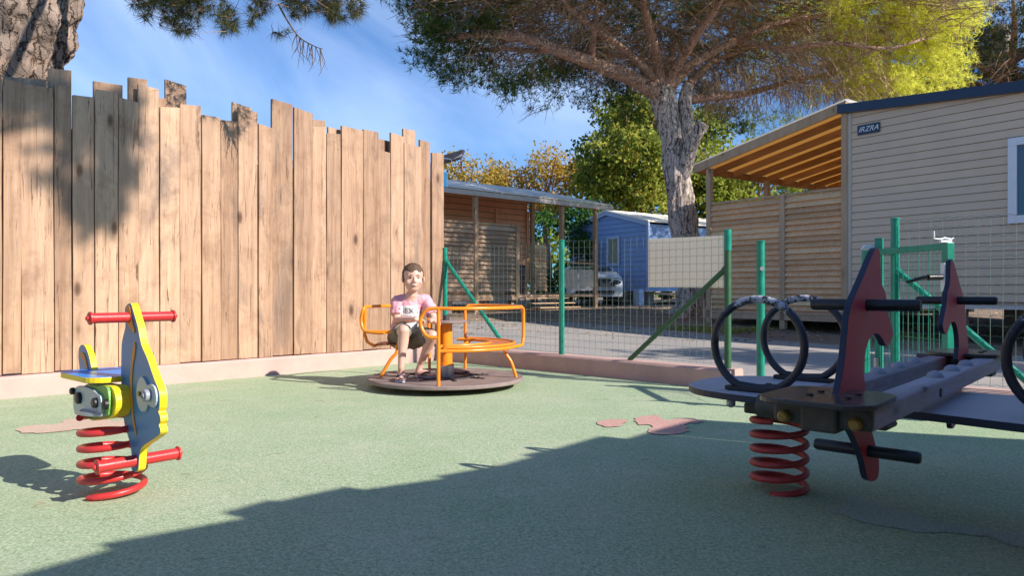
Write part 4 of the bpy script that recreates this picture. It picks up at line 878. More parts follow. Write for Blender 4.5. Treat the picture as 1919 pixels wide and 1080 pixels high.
# ------------------------------------------------------------------ blue fish rider on a red spring
SC = V((-1.541, 2.76, 0)); BD = V((.65, .76, 0)).normalized(); FD2 = V((.76, -.65, 0)).normalized()
e = empty('spring_rider', SC, 'blue and yellow fish shaped rider on a red spring at the left', 'spring rider')
b = spring(SC+V((0,0,.018)), .110, .0125, 4.9, .315, R(-105)); b.build('spring', M['redt'], e, smooth=True)
b = MB(); b.disc(SC+V((0,0,.338)), (0,0,1), .115, .012, 28); b.build('spring_plate', M['steel'], e, smooth=True, bev=.002)
# where the board stands: its visible face
PP = at(238, 600, 2.70); TH = BD*.028
face = [(241,569),(246,570),(250,583),(255,600),(259,615),(265,646),(276,672),(289,710),(297,730),(299.5,745),(299,765),(297,772),(300,780),(301,790),(298,797),(300.5,805),(299,815),(284.5,826),(267.5,838),(262,850),(260,877),(257,884),(251,885),(246,877),(247,858),(244,834),(238,812),(232.5,791),(229,750),(227,710),(227.5,660),(229,638),(235,612),(234.5,590),(234.5,577)]
pts = [onplane(x, y, PP, BD) for x, y in face]; pts = spline(pts, 3, True)
b = MB(); b.prism(pts, TH, 0, 1); pn = b.build('fish_board', [M['blue'], M['yellow']], e, bev=.0025)
def inlay(px, off, th, mat, name, parent, k=3, both=False):
    q = spline([onplane(x, y, PP, BD) for x, y in px], k, True)
    b = MB(); b.prism([p_-BD*off for p_ in q], BD*th); 
    o_ = b.build(name, mat, parent, bev=.001)
    return o_
inlay([(253,642),(256,648),(254,668),(250.5,690),(249,720),(250,750),(253,785),(257.5,812),(256,814),(251,790),(247.5,755),(246,722),(246.5,692),(249,665)], .0035, .004, M['orangeb'], 'side_stripe', pn)
inlay([(239,576),(244,574),(247,587),(250,603),(254,618),(253,625),(248,618),(243,612),(240,600)], .0035, .004, M['orangeb'], 'fin_patch', pn)
inlay([(268,706),(275,712),(280,722),(286,720),(292,724),(296,735),(297,752),(293,764),(286,762),(281,758),(278,768),(271,772),(264,764),(260,745),(261,722)], .0075, .008, M['whiteb'], 'eye_plate', pn, 2)
eyeP = onplane(284, 741, PP, BD)-BD*.007
b = MB(); b.disc(eyeP-BD*.010, BD, .022, .020, 24); b.disc(eyeP-BD*.022, BD, .011, .006, 6); ey = b.build('eye_bolt', M['boltc'], pn, smooth=True, bev=.002)
b = MB(); b.disc(eyeP-BD*.026, BD, .006, .004, 12); b.disc(onplane(267, 738, PP, BD)-BD*.011, BD, .0085, .006, 14); b.build('pupil', M['carb'], ey)
b = MB(); b.disc(eyeP+BD*.007+BD*.028+BD*.006, BD, .04, .010, 28); b.build('eye_plate', M['whiteb'], pn, smooth=True)
# handle and foot bars through the board
def barpart(c, d, hl, r, name, mat, flange=True, fr_=.024):
    c, d = V(c), V(d).normalized(); b = MB(); b.tube([c-d*hl, c+d*hl], r, 20); o_ = b.build(name, mat, e, smooth=True)
    if flange:
        for sg_ in (-1, 1):
            b = MB(); q = c+d*sg_*hl; b.tube([q-d*.006, q-d*.003, q+d*.003, q+d*.007], [fr_*.8, fr_, fr_, fr_*.7], 22); b.ball(q+d*sg_*.006, fr_*.45, n=10); b.build('end_cap', mat, o_, smooth=True)
    return o_
hc = onplane(243, 595, PP, BD)+TH/2; barpart(hc, BD, .148, .019, 'handle_bar', M['redt'])
fc = onplane(254, 864, PP, BD)+TH/2; barpart(fc, BD, .143, .0215, 'foot_bar', M['redt'], fr_=.027)
# seat board, tail fin
zs = .452; mid = onplane(227, 712, PP, BD)+TH/2; mid.z = 0
sc_ = mid-FD2*.175
pts = rrect(sc_, FD2, BD, .19, .125, .075, zs); b = MB(); b.prism(pts, V((0,0,.022)), 0, 1); st_ = b.build('seat', [M['blues'], M['yellow']], e, bev=.003)
fin = [(151,708),(149,690),(147,668),(148,653),(152,647),(157,647),(162,654),(167,668),(171,688),(173,708)]
b = MB(); b.prism(spline([onplane(x, y, PP, BD) for x, y in fin], 3, True), TH*.9, 0, 1); tf = b.build('tail_fin', [M['blue'], M['yellow']], e, bev=.0025)
inlay([(152,662),(157,661),(161,668),(165,684),(167,697),(163,688),(159,676),(154,672)], .0035, .004, M['orangeb'], 'fin_patch', tf)
# layered block under the seat
def side(px, off, th, mat, name, parent=e, k=3, bev=.002):
    q = spline([onplane(x, y, PP-BD*.06, BD) for x, y in px], k, True); b = MB(); b.prism([p_-BD*off for p_ in q], BD*th); return b.build(name, mat, parent, bev=bev)
bl_ = side([(156,724),(190,723),(208,726),(214,740),(214,765),(209,781),(198,785),(160,783)], 0, .062, M['yellow'], 'under_seat_block')
side([(160,724),(196,723),(210,727),(217,745),(217,765),(211,782),(200,786),(164,784)], .0, .022, M['yellow'], 'layer', bl_)
side([(162,726),(196,724),(207,727),(211,750),(210,772),(204,781),(164,781)], .012, .014, M['greenb'], 'layer', bl_)
side([(152,727),(178,726),(196,738),(202,746),(203,778),(196,779),(175,768),(153,776)], .024, .014, M['whiteb'], 'layer', bl_)
for (x, y, r_) in ((152,732,.014),(163,745,.023),(194,754,.019)):
    b = MB(); q = onplane(x, y, PP-BD*.06, BD)-BD*.024; b.tube([q, q-BD*.011, q-BD*.015], [r_, r_, r_*.7], 18); b.build('bolt_cap', M['black'], bl_, smooth=True)
b = MB()
q = onplane(209, 757, PP-BD*.06, BD)-BD*.014; b.tube([q, q-BD*.012, q-BD*.016], [.019, .019, .012], 18); b.build('bolt_cap', M['black'], bl_, smooth=True)

# ------------------------------------------------------------------ four-seat spring seesaw
NN = V((.67, .74, 0)).normalized(); AA = V((.74, -.67, 0)).normalized()
def sp(n_, a_, z=0): return NN*n_+AA*a_+V((0,0,z))
ac, nc = -.62, 2.745
e = empty('four_seat_seesaw', sp(nc, ac), 'four seat spring seesaw with red horse shaped boards and black hoops', 'seesaw')
for (a_) in (-1.093, -.147):
    c_ = sp(2.75, a_, .018)
    sg_ = spring(c_, .098, .0125, 5.0, .30, R(-125)); sg_.build('spring', M['redd'], e, smooth=True)
    for z in (.308,): b = MB(); b.disc(c_+V((0,0,z)), (0,0,1), .095, .012, 28); b.build('spring_plate', M['bracket'], e, smooth=True, bev=.002)
    b = MB(); b.box(sp(2.745, a_, .378), NN*.20, AA*.05, V((0,0,.0265))); b.box(sp(2.70, a_, .346), NN*.05, AA*.10, V((0,0,.02))); b.box(sp(2.87, a_, .346), NN*.05, AA*.10, V((0,0,.02))); b.build('bracket', M['bracket'], e, bev=.008)
    for k in (-.08, .08): b = MB(); b.ball(sp(2.50, a_+k, .385), .018, n=10); b.build('bolt', M['steel'], e, smooth=True)
mound(sp(2.75, -1.093, .0185), .30, .012)
# long cross board: flared ends, waisted middle
out_ = []
for (a_, hw) in ((-1.405,.10),(-1.36,.21),(-1.26,.29),(-1.10,.325),(-.95,.325),(-.80,.305),(-.62,.295),(-.45,.305),(-.28,.325),(-.12,.325),(.02,.29),(.12,.21),(.165,.10)): out_.append((a_, hw))
pts = [sp(nc-hw, a_, .405) for a_, hw in out_]+[sp(nc+hw, a_, .405) for a_, hw in reversed(out_)]
b = MB(); b.prism(spline(pts, 4, True), V((0,0,.025)), 0, 1); b.build('cross_board', [M['greyb'], M['navyedge']], e, bev=.003)
for a_ in (-1.08, -.165):
    for n_ in (2.52, 2.97):
        pts = []; c_ = sp(n_, a_, .602)
        for k in range(40):
            t = R(-90+52/2)+ (2*math.pi-R(52))*k/39; pts.append(c_+AA*.167*math.cos(t)+V((0,0,.167*math.sin(t))))
        bo = [pts[-1]+V((0,0,-.005))+AA*.02, c_-V((0,0,.155)), pts[0]+V((0,0,-.005))-AA*.02]
        b = MB(); b.tube(pts+[c_+AA*.04-V((0,0,.158)), c_-AA*.04-V((0,0,.158))], .0145, 14, closed=True); b.build('hoop', M['hoop'], e, smooth=True, angle=70)
        b = MB(); b.box(c_-V((0,0,.162)), AA*.12, NN*.016, V((0,0,.008))); b.build('hoop_foot', M['black'], e, bev=.003)
        for k in (-.065, .05):
            b = MB(); b.ball(sp(n_+.035*(1 if n_ > 2.7 else 1), a_+k, .43), .021, (1,1,.95), 14, half=True); b.build('bolt_cap', M['whitep'], e, smooth=True)
    for k in (-.06, .08): b = MB(); b.disc(sp(2.745+.02, a_+k, .432), (0,0,1), .012, .005, 14); b.build('bolt', M['black'], e)
# twin beams
for a_ in (-.535, -.705):
    b = MB(); b.cv = random.random(); b.bar(sp(1.84, a_, .492), sp(3.62, a_, .492), .07, .058); b.build('beam', M['greywood'], e, bev=.006)
    for (n_, s_) in ((1.812, -1), (3.648, 1)):
        b = MB(); b.tube([sp(n_-.01*s_, a_, .482), sp(n_+.014*s_, a_, .482), sp(n_+.020*s_, a_, .482)], [.015, .015, .010], 18); b.build('end_cap', M['amber'], e, smooth=True)
    for n_ in (2.20, 2.38, 2.62, 2.87, 3.11):
        if n_ < 2.5: continue
        b = MB(); b.ball(sp(n_, a_, .5205), .026, (1,1,.85), 16, half=True); b.build('bolt_cap', M['boltc'], e, smooth=True)
for n_ in (1.826, 3.634): b = MB(); b.box(sp(n_, ac, .491), NN*.012, AA*.118, V((0,0,.027))); b.build('end_rail', M['bracket'], e, bev=.009)
b = MB(); b.disc(sp(2.52, -.4985, .485), AA, .014, .004, 18); b.build('beam_knot', M['black'], e)
for s_ in (-1, 1):
    c_ = nc+s_*.875
    # end plate, low block, round spacers
    b = MB(); b.prism(rrect(sp(c_, ac), AA, NN, .136, .15, .07, .523), V((0,0,.014))); b.build('end_plate', M['plate'], e, bev=.003)
    for (u, v_) in ((-.05,-.03),(.05,-.03),(-.05,.06),(.05,.06)): b = MB(); b.disc(sp(c_+u*.8, ac+v_, .539), (0,0,1), .009, .005, 12); b.build('bolt', M['black'], e)
    b = MB(); b.box(sp(c_+s_*-.02, ac, .488), NN*.09, AA*.045, V((0,0,.036))); b.box(sp(c_-s_*.12, ac, .457), NN*.05, AA*.12, V((0,0,.008))); b.build('bracket', M['bracket'], e, bev=.01)
    b = MB(); 
    for k in (-.09, .0): b.tube([sp(c_-s_*.02, ac+k-.095, .488), sp(c_-s_*.02, ac+k-.03, .488)], .031, 18)
    b.build('spacer', M['bracket'], e, smooth=True)
PF = sp(2, ac+.016); 
pan = [(1645.7,465),(1650,474),(1651,488),(1652,522),(1656,538),(1661,552),(1664,581),(1671,607),(1674.5,625),(1671,640),(1664,649),(1659,646),(1655,637),(1647,627),(1637,627),(1628,642),(1622,668),(1620,700),(1620,746),(1568,750),(1574,735),(1580,700),(1585,665),(1589,620),(1592,592),(1599,565),(1609,542),(1620,516),(1630,492),(1638,473),(1642,466)]
low = [(1588,790),(1628,785),(1636,812),(1640.5,830),(1646,850),(1648.5,870),(1647,893),(1642,901),(1635,903),(1628,899),(1624,888),(1620,867),(1612,842),(1600,815)]
def mir(pts, s_):
    if s_ < 0: return [p_.copy() for p_ in pts]
    o_ = []
    for p_ in pts:
        k = p_.dot(NN)-nc; o_.append(p_-NN*(2*k))
    return o_
P1 = spline([onplane(x, y, PF, AA) for x, y in pan], 3, True); P2 = spline([onplane(x, y, PF, AA) for x, y in low], 3, True)
zlow = onplane(1625, 572, PF, AA); zl2 = onplane(1628, 846, PF, AA)
for s_ in (-1, 1):
    b = MB(); b.prism(mir(P1, s_), -AA*.018, 0, 1); b.build('horse_board', [M['redpanel'], M['navyedge']], e, bev=.002)
    b = MB(); b.prism(mir(P2, s_), -AA*.018, 0, 1); b.build('foot_board', [M['redpanel'], M['navyedge']], e, bev=.002)
    for (q, hl, nm, r_) in ((zlow, .142, 'handle_bar', .0165), (zl2, .138, 'foot_bar', .0165)):
        q = mir([q], s_)[0]-AA*.008; b = MB(); b.tube([q-AA*hl, q-AA*(hl-.006), q+AA*(hl-.006), q+AA*hl], [r_*.8, r_, r_, r_*.8], 18); b.build(nm, M['black'], e, smooth=True)

# ------------------------------------------------------------------ roundabout
MC = V((-.541, 5.86, 0)); e = empty('roundabout', MC, 'orange tubular playground roundabout with a dark round deck', 'roundabout')
b = MB(); b.tube([MC+V((0,0,z)) for z in (.018, .05, .065)], [.22, .22, .20], 32); b.build('base', M['darkrub'], e, smooth=True)
dk = MB(); rr_ = [(0,.095),(.30,.096),(.60,.098),(.628,.098),(.634,.090),(.634,.072),(.622,.066),(0,.060)]; n_ = 72; vs = []
for (r_, z) in rr_[1:-1]:
    for a in range(n_): vs.append(MC+V((r_*math.cos(2*math.pi*a/n_), r_*math.sin(2*math.pi*a/n_), z)))
k = len(rr_)-2; fs = [((i+1)*n_+a, (i+1)*n_+(a+1) % n_, i*n_+(a+1) % n_, i*n_+a)[::-1] for i in range(k-1) for a in range(n_)]+[tuple(range(n_)), tuple(reversed(range((k-1)*n_, k*n_)))]
dk.add(vs, fs); dko = dk.build('deck', M['deckp'], e, smooth=True); tilt = R(0)
b = MB()
for r_ in (.17, .23): b.tube([MC+V((r_*math.cos(2*math.pi*i/40), r_*math.sin(2*math.pi*i/40), .100)) for i in range(40)], .008, 8, closed=True)
for i in range(8): a = i*math.pi/4+.3; b.bar(MC+V((.17*math.cos(a), .17*math.sin(a), .101)), MC+V((.36*math.cos(a), .36*math.sin(a), .101)), .022, .008)
b.build('hub_frame', M['darkrub'], e, smooth=True)
for i in range(8):
    a = i*math.pi/4+.3; b = MB(); b.ball(MC+V((.31*math.cos(a), .31*math.sin(a), .10)), .014, n=10, half=True); b.build('bolt', M['black'], e, smooth=True)
b = MB(); b.tube([MC+V((0,0,.097)), MC+V((0,0,.19))], .065, 26); b.build('sleeve', M['steel'], e, smooth=True)
b = MB(); b.tube([MC+V((0,0,.19)), MC+V((0,0,.53))], .052, 26); b.tube([MC+V((0,0,.19)), MC+V((0,0,.205))], .062, 26); b.build('centre_column', M['orange'], e, smooth=True)
b = MB(); b.tube([MC+V((.01,0,.535)), MC+V((.01,0,.54)), MC+V((.01,0,.552)), MC+V((.01,0,.557))], [.15,.163,.163,.155], 36); b.build('hand_wheel', M['deckp'], e, smooth=True)
b = MB(); b.tube([MC+V((0,0,.555)), MC+V((0,0,.60))], [.03,.022], 16); b.build('wheel_hub', M['darkrub'], e, smooth=True)
RO = .60
def mp_(a, r_, z): return MC+V((r_*math.cos(R(a)), r_*math.sin(R(a)), z))
def otube(pts, r_, name='frame_tube', mat='orange', n=12):
    b = MB(); b.tube(pts, r_, n); return b.build(name, M[mat], e, smooth=True, angle=70)
TR = .0135; ZT_, ZS = .668, .375
def arc(a0, a1, r_, z, k=16): return [mp_(a0+(a1-a0)*i/k, r_, z) for i in range(k+1)]
# right-hand pair of seats: one frame from the near post (-90) round the right to the far post (+78)
nr = mp_(-90, RO, 0)
loop = [nr+V((0,0,.455)), nr+V((-.05,0,.455)), nr+V((-.095,.0,.475)), nr+V((-.13,.01,.54)), nr+V((-.13,.01,.60)), nr+V((-.09,.0,.655)), nr+V((-.04,0,ZT_)), nr+V((.03,0,ZT_))]
otube(spline(loop, 4)+arc(-84, -6, RO+.02, ZT_)+[mp_(-2, RO+.03, ZT_-.012), mp_(0, RO+.035, ZT_-.04), mp_(0, RO+.035, .42), mp_(-3, RO+.025, .36), mp_(-8, RO, .352)]+arc(-14, -89, RO-.02, .352), TR, 'back_rail')
otube([mp_(-90, RO, .098), mp_(-90, RO, .35), mp_(-90, RO, ZT_)], TR, 'post')
otube([mp_(78, RO-.02, .098)]+[mp_(78, RO-.02, z) for z in (.3,.5,.64)]+[mp_(76, RO, ZT_)]+arc(70, 4, RO+.02, ZT_)+[mp_(1, RO+.03, ZT_-.02)], TR, 'back_rail')
otube(arc(-84, 80, RO-.04, ZS, 24), .011, 'seat_rail'); otube(arc(-84, 80, RO-.24, ZS, 24), .011, 'seat_rail')
def seat(a0, a1, r0, r1, z):
    k = 30; vs = []; b = MB()
    for i in range(k+1):
        for (r_, dz) in ((r0, 0), ((r0+r1)/2, -.012), (r1, 0), (r1, -.006), (r0, -.006)): vs.append(mp_(a0+(a1-a0)*i/k, r_, z+dz))
    fs = [(i*5+j, (i+1)*5+j, (i+1)*5+(j+1) % 5, i*5+(j+1) % 5) for i in range(k) for j in range(5)]+[(4,3,2,1,0), tuple(k*5+j for j in range(5))]
    b.add(vs, fs); return b.build('seat', M['rustor'], e, smooth=True)
seat(-80, 76, RO-.235, RO-.045, ZS)
for a in (-90, 78): otube([mp_(a, RO-.04, ZS), mp_(a, RO-.24, ZS)], .011, 'seat_rail')
otube(spline([mp_(-8, RO-.10, ZS-.01), mp_(-8, RO-.11, .30), mp_(-8, RO-.06, .22), mp_(-8, RO-.02, .098)], 5), TR, 'leg')
otube(spline([mp_(-55, RO-.24, ZS-.01), mp_(-60, .20, .33), mp_(-70, .05, .32)], 5), .011, 'brace_tube'); otube(spline([mp_(60, RO-.24, ZS-.01), mp_(60, .20, .33), mp_(70, .05, .32)], 5), .011, 'brace_tube')
# left-hand seat: frame from the left rim round to the far side
otube(spline([mp_(196, RO-.10, .46), mp_(191, RO-.02, .462), mp_(187, RO+.06, .48), mp_(185, RO+.085, .56), mp_(186, RO+.07, .64), mp_(184, RO+.055, ZT_)], 5)+arc(178, 112, RO+.03, ZT_), TR, 'back_rail')
otube([mp_(184, RO+.055, ZT_), mp_(184, RO+.06, .45), mp_(184, RO+.04, .385), mp_(186, RO-.02, .35)]+arc(184, 112, RO-.02, .35), TR, 'seat_rail')
otube(spline([mp_(186, RO+.06, .465), mp_(190, RO-.05, .468), mp_(196, RO-.17, .465), mp_(200, RO-.21, .44), mp_(200, RO-.21, .37), mp_(196, RO-.22, .345)], 5), TR, 'arm_rest')
otube([mp_(110, RO+.02, ZT_), mp_(110, RO, .5), mp_(110, RO-.02, .098)], TR, 'post')
otube(arc(196, 112, RO-.24, ZS-.01), .011, 'seat_rail'); seat(190, 114, RO-.235, RO-.035, ZS-.005)
otube(spline([mp_(192, RO-.20, .36), mp_(193, RO-.20, .30), mp_(192, RO-.15, .24), mp_(190, RO-.07, .098)], 5), TR, 'leg')
for k in range(4): b = MB(); b.disc(mp_(180, RO-.07-.05*k, ZS-.008), (0,0,1), .012, .004, 12); b.build('bolt', M['black'], e)

# ------------------------------------------------------------------ the boy
BY = 5.9
hp = at(765, 640, BY)
e = empty('person', V((hp.x, hp.y, .098)), 'boy in a pink printed T-shirt and dark shorts sitting on the roundabout', 'person')
def cap(b, p0, p1, r0, r1, n=16, flat=False, k=6):
    p0, p1 = V(p0), V(p1); d = p1-p0; b.tube([p0.lerp(p1, i/k) for i in range(k+1)], [r0+(r1-r0)*i/k for i in range(k+1)], n)
    if not flat: b.ball(p0, r0, n=n); b.ball(p1, r1, n=n)
def limb(b, pts, rs, n=16, ends=True):
    P = spline(pts, 5); rr = []
    for i in range(len(P)):
        t = i/5; j = min(int(t), len(rs)-2); rr.append(rs[j]+(rs[j+1]-rs[j])*(t-j))
    b.tube(P, rr, n)
    if ends: b.ball(P[0], rs[0], n=n); b.ball(P[-1], rs[-1], n=n)
def folds(o, st, sz):
    t = bpy.data.textures.new('folds', 'CLOUDS'); t.noise_scale = sz; t.noise_depth = 2; d_ = o.modifiers.new('folds', 'DISPLACE'); d_.texture = t; d_.strength = st; d_.mid_level = .5; d_.texture_coords = 'LOCAL'
def remesh(o, vox, sm=3):
    m_ = o.modifiers.new('remesh', 'REMESH'); m_.mode = 'VOXEL'; m_.voxel_size = vox; m_.use_smooth_shade = True
    if sm: s_ = o.modifiers.new('smooth', 'SMOOTH'); s_.factor = .5; s_.iterations = sm
    return o
J = dict(head=at(775,522,5.80), neck=at(772,549,5.86), chest=at(768,580,5.92), belly=at(760,612,5.95), pel=at(758,634,5.95),
         rsh=at(745,565,5.87), lsh=at(799,564,5.91), rel=at(744,601,5.80), lel=at(815,600,5.84), rwr=at(779,599,5.62), lwr=at(808,602,5.66),
         rhip=at(746,634,5.93), lhip=at(774,636,5.95), rkn=at(757,620,5.60), lkn=at(810,630,5.66), ran=at(752,690,5.58), lan=at(789,682,5.78))
hd = V((.28, -1, -.02)).normalized(); hr = V((1, .28, 0)).normalized(); hu = hr.cross(hd)*-1 if hr.cross(hd).z < 0 else hr.cross(hd)
Hrot = Matrix((hr, hd, hu)).transposed()
def H(x, y, z): return J['head']+hr*x+hd*y+hu*z         # x to picture right, y out of the face, z up
b = MB()
b.ball(H(0,-.020,.026), .090, (.90,1.05,.98), 28, Hrot); b.ball(H(0,.006,-.030), .074, (.98,.98,1.02), 26, Hrot); b.ball(H(0,.034,-.080), .034, (1.25,.95,.8), 16, Hrot); b.ball(H(0,.0,-.066), .056, (1.05,1.0,.75), 18, Hrot)
for s_ in (-1, 1):
    b.ball(H(s_*.040,.048,-.030), .028, (1,.8,.95), 14, Hrot); b.ball(H(s_*.086,-.012,-.008), .022, (.42,.75,1.2), 14, Hrot); b.ball(H(s_*.030,.064,.022), .020, (1.3,.5,.42), 12, Hrot)
b.tube([H(0,.070,.014), H(0,.082,-.008), H(0,.090,-.020), H(0,.078,-.030)], [.007,.009,.0115,.008], 12); b.ball(H(-.010,.076,-.026), .009, n=10); b.ball(H(.010,.076,-.026), .009, n=10)
b.ball(H(0,.064,-.045), .024, (1.1,.6,.35), 12, Hrot); b.ball(H(0,.060,-.064), .022, (1.0,.6,.4), 12, Hrot)
cap(b, J['head']+V((0,.02,-.05)), J['neck']+V((0,.01,-.025)), .038, .042)
limb(b, [J['neck']-V((0,0,.02)), J['chest'], J['belly'], J['pel']], [.05,.095,.09,.10], 20)
cap(b, J['rsh'], J['lsh'], .042, .042)
for s_ in ('r', 'l'):
    limb(b, [J[s_+'sh'], J[s_+'sh'].lerp(J[s_+'el'], .5), J[s_+'el']], [.042,.036,.029]); limb(b, [J[s_+'el'], J[s_+'el'].lerp(J[s_+'wr'], .35), J[s_+'wr']], [.030,.031,.0195])
    k_, a_ = J[s_+'kn'], J[s_+'an']
    limb(b, [J[s_+'hip'], J[s_+'hip'].lerp(k_, .5)+V((0,0,.008)), k_], [.073,.064,.047], 18)
    limb(b, [k_, k_.lerp(a_, .3)+V((0,.014,0)), k_.lerp(a_, .65)+V((0,.008,0)), a_], [.046,.043,.032,.024], 18)
# hands: palms with five separate bent fingers closed on the wheel / rail
def hand(b, w, d, up, side, curl, thumb):
    d, up, side = V(d).normalized(), V(up).normalized(), V(side).normalized(); pc = w+d*.030
    b.tube([w, w+d*.02, w+d*.05, w+d*.058], [.017,.022,.025,.018], 12)
    for k in range(-1, 2): b.ball(pc+side*k*.014, .013, n=10)
    for i, (o_, L_) in enumerate(((-.026,.040), (-.009,.047), (.009,.044), (.026,.034))):
        p0 = w+d*.052+side*o_; p1 = p0+(d*math.cos(.5*curl)-up*math.sin(.5*curl))*L_*.42; p2 = p1+(d*math.cos(1.5*curl)-up*math.sin(1.5*curl))*L_*.34; p3 = p2+(d*math.cos(2.4*curl)-up*math.sin(2.4*curl))*L_*.28
        b.tube([w+d*.03+side*o_*.8, p0, p1, p2, p3], [.0085,.0078,.0072,.0066,.005], 10); b.ball(p3, .005, n=8); b.ball(p0, .0082, n=8)
    t0 = w+d*.018-side*thumb*.018; t1 = t0-side*thumb*.018+d*.016-up*.008; t2 = t1-side*thumb*.004+d*.022-up*.008; b.tube([t0, t1, t2], [.0105,.0088,.0066], 10); b.ball(t2, .0066, n=8)
tgtR = MC+V((-.13,-.09,.556)); tgtL = MC+V((-.06,-.15,.556))
dR = (tgtR-J['rwr']); dL = (tgtL-J['lwr'])
hand(b, J['rwr'], V((.75,.55,-.12)), (0,.0,1), V((.55,-.75,0)), .75, 1); hand(b, J['lwr'], V((.78,.45,-.12)), (0,0,1), V((.45,-.78,0)), .75, -1)
# feet
def foot(b, a_, d, zf):
    d = V(d).normalized(); s_ = V((d.y, -d.x, 0)); base = V((a_.x, a_.y, zf))
    limb(b, [a_, base-d*.018+V((0,0,.030)), base+d*.045+V((0,0,.026)), base+d*.095+V((0,0,.015)), base+d*.118+V((0,0,.012))], [.024,.027,.024,.017,.013], 14); b.ball(base-d*.03+V((0,0,.022)), .022, n=12)
    for i, (o_, L_, r_) in enumerate(((-.026,.040,.0115), (-.009,.036,.008), (.004,.032,.0075), (.016,.026,.007), (.027,.018,.0065))):
        p = base+d*.105+s_*o_*.95+V((0,0,.011)); b.ball(p-d*.012, .016, (1,1,.7), 10); b.tube([p, p+d*L_*.8], [r_, r_*.85], 8); b.ball(p+d*L_*.8, r_*.85, n=8)
RZ = .098+.012
rf, lf = V((.12,-1,0)), V((.93,-.36,0))
foot(b, J['ran'], rf, RZ); foot(b, J['lan'], lf, RZ)
body = b.build('body', M['skin'], e, smooth=True, var=False); remesh(body, .0042, 3)
# hair: short cap with a fringe line
b = MB(); b.ball(H(0,-.026,.036), .0955, (.905,1.03,.95), 36, Hrot)
for s_ in (-1, 1): b.ball(H(s_*.068,-.024,.008), .040, (.5,1.15,1.2), 14, Hrot)
b.ball(H(0,-.07,-.018), .05, (1.2,.75,1), 16, Hrot)
vs = []
hb = b
for i, v_ in enumerate(hb.v):
    q = v_-J['head']; y, z, x = q.dot(hd), q.dot(hu), q.dot(hr)
    lim = .046+.010*math.sin(x*90+1)+.012*abs(x)/.07 if y > .012 else -.01
    if y > .012 and z < lim: hb.v[i] = v_-hd*min(.085, (lim-z)*3.0)
hair = hb.build('hair', M['hair'], e, smooth=True, var=False); remesh(hair, .0045, 1); folds(hair, .012, .012)
for s_ in (-1, 1):
    b = MB(); b.ball(H(s_*.029,.0655,.004), .0105, (1.15,.35,.42), 12, Hrot); b.build('eye', M['eye'], e, smooth=True)
    b = MB(); b.tube([H(s_*.014,.080,.024), H(s_*.03,.078,.029), H(s_*.045,.066,.024)], [.002,.0028,.0015], 8); b.build('eyebrow', M['hair'], e, smooth=True)
b = MB(); b.tube([H(-.028,.064,-.046), H(-.014,.078,-.053), H(0,.081,-.055), H(.014,.078,-.053), H(.028,.064,-.046)], [.002,.0045,.0055,.0045,.002], 10); b.build('mouth', M['lip'], e, smooth=True)
b = MB(); b.tube([H(-.021,.077,-.050), H(0,.087,-.0535), H(.021,.077,-.050)], [.0022,.0040,.0022], 8); b.build('teeth', M['teeth'], e, smooth=True)
# T-shirt
b = MB()
limb(b, [J['neck']-V((0,0,.030)), J['neck'].lerp(J['chest'], .55)-V((0,0,.01)), J['chest'].lerp(J['belly'], .4), J['belly'], J['pel']+V((0,0,.015))], [.052,.100,.109,.112,.118], 22, ends=False)
limb(b, [J['rsh']+V((.01,0,.0)), (J['rsh']+J['lsh'])/2+V((0,0,.006)), J['lsh']+V((-.01,0,0))], [.052,.058,.052], 18)
for s_ in ('r', 'l'):
    q = J[s_+'sh'].lerp(J[s_+'el'], .72); limb(b, [J[s_+'sh'], J[s_+'sh'].lerp(q, .5), q], [.053,.053,.050], 18, ends=False); b.ball(J[s_+'sh'], .052, n=14)
for q in range(7): a = q*.9; p_ = J['belly']+V((.10*math.cos(a), .10*math.sin(a), -.03+.01*math.sin(a*3))); b.ball(p_, .022, (1,1,2.2), 10)
sh = b.build('t_shirt', M['shirt'], e, smooth=True, var=False); remesh(sh, .0055, 3); folds(sh, .022, .055)
# white print with grey letters on the chest, bent to the shirt by shrinkwrap
fn = V((.16,-1,.10)).normalized(); cc = J['chest'].lerp(J['belly'], .5)+V((.03,-.16,0)); cxr = V((1,.16,0)).normalized(); cyu = V((-.01,.1,1)).normalized()
b = MB(); g = 14
for i in range(g+1):
    for j in range(g+1):
        u = (i/g-.5)*.150; w_ = (j/g-.5)*.225; b.v.append(cc+cxr*u+cyu*(w_-.01)); b.a.append(.5)
for i in range(g):
    for j in range(g):
        if not ((i in (0, g-1) and j in (0, 1, 2, g-1)) or (j == 0 and i % 3 == 1)): b.f.append((i*(g+1)+j, (i+1)*(g+1)+j, (i+1)*(g+1)+j+1, i*(g+1)+j+1)); b.m.append(0)
pr_ = b.build('shirt_print', M['shirtw'], sh, smooth=True)
def wrap(o, off):
    s_ = o.modifiers.new('wrap', 'SHRINKWRAP'); s_.target = sh; s_.wrap_method = 'PROJECT'; s_.use_project_y = True; s_.use_positive_direction = True; s_.use_negative_direction = False; s_.wrap_mode = 'ABOVE_SURFACE'; s_.offset = off
wrap(pr_, .005)
l_ = text('NEXT', .062, cc+cyu*.062, cxr, -cxr.cross(cyu) if (-cxr.cross(cyu)).y < 0 else cxr.cross(cyu), M['shirtd'], sh, .0, 0); wrap(l_, .0065)
l_ = text('WORLD', .030, cc+cyu*.010, cxr, -cxr.cross(cyu) if (-cxr.cross(cyu)).y < 0 else cxr.cross(cyu), M['shirtd'], sh, .0, 0); wrap(l_, .0065)
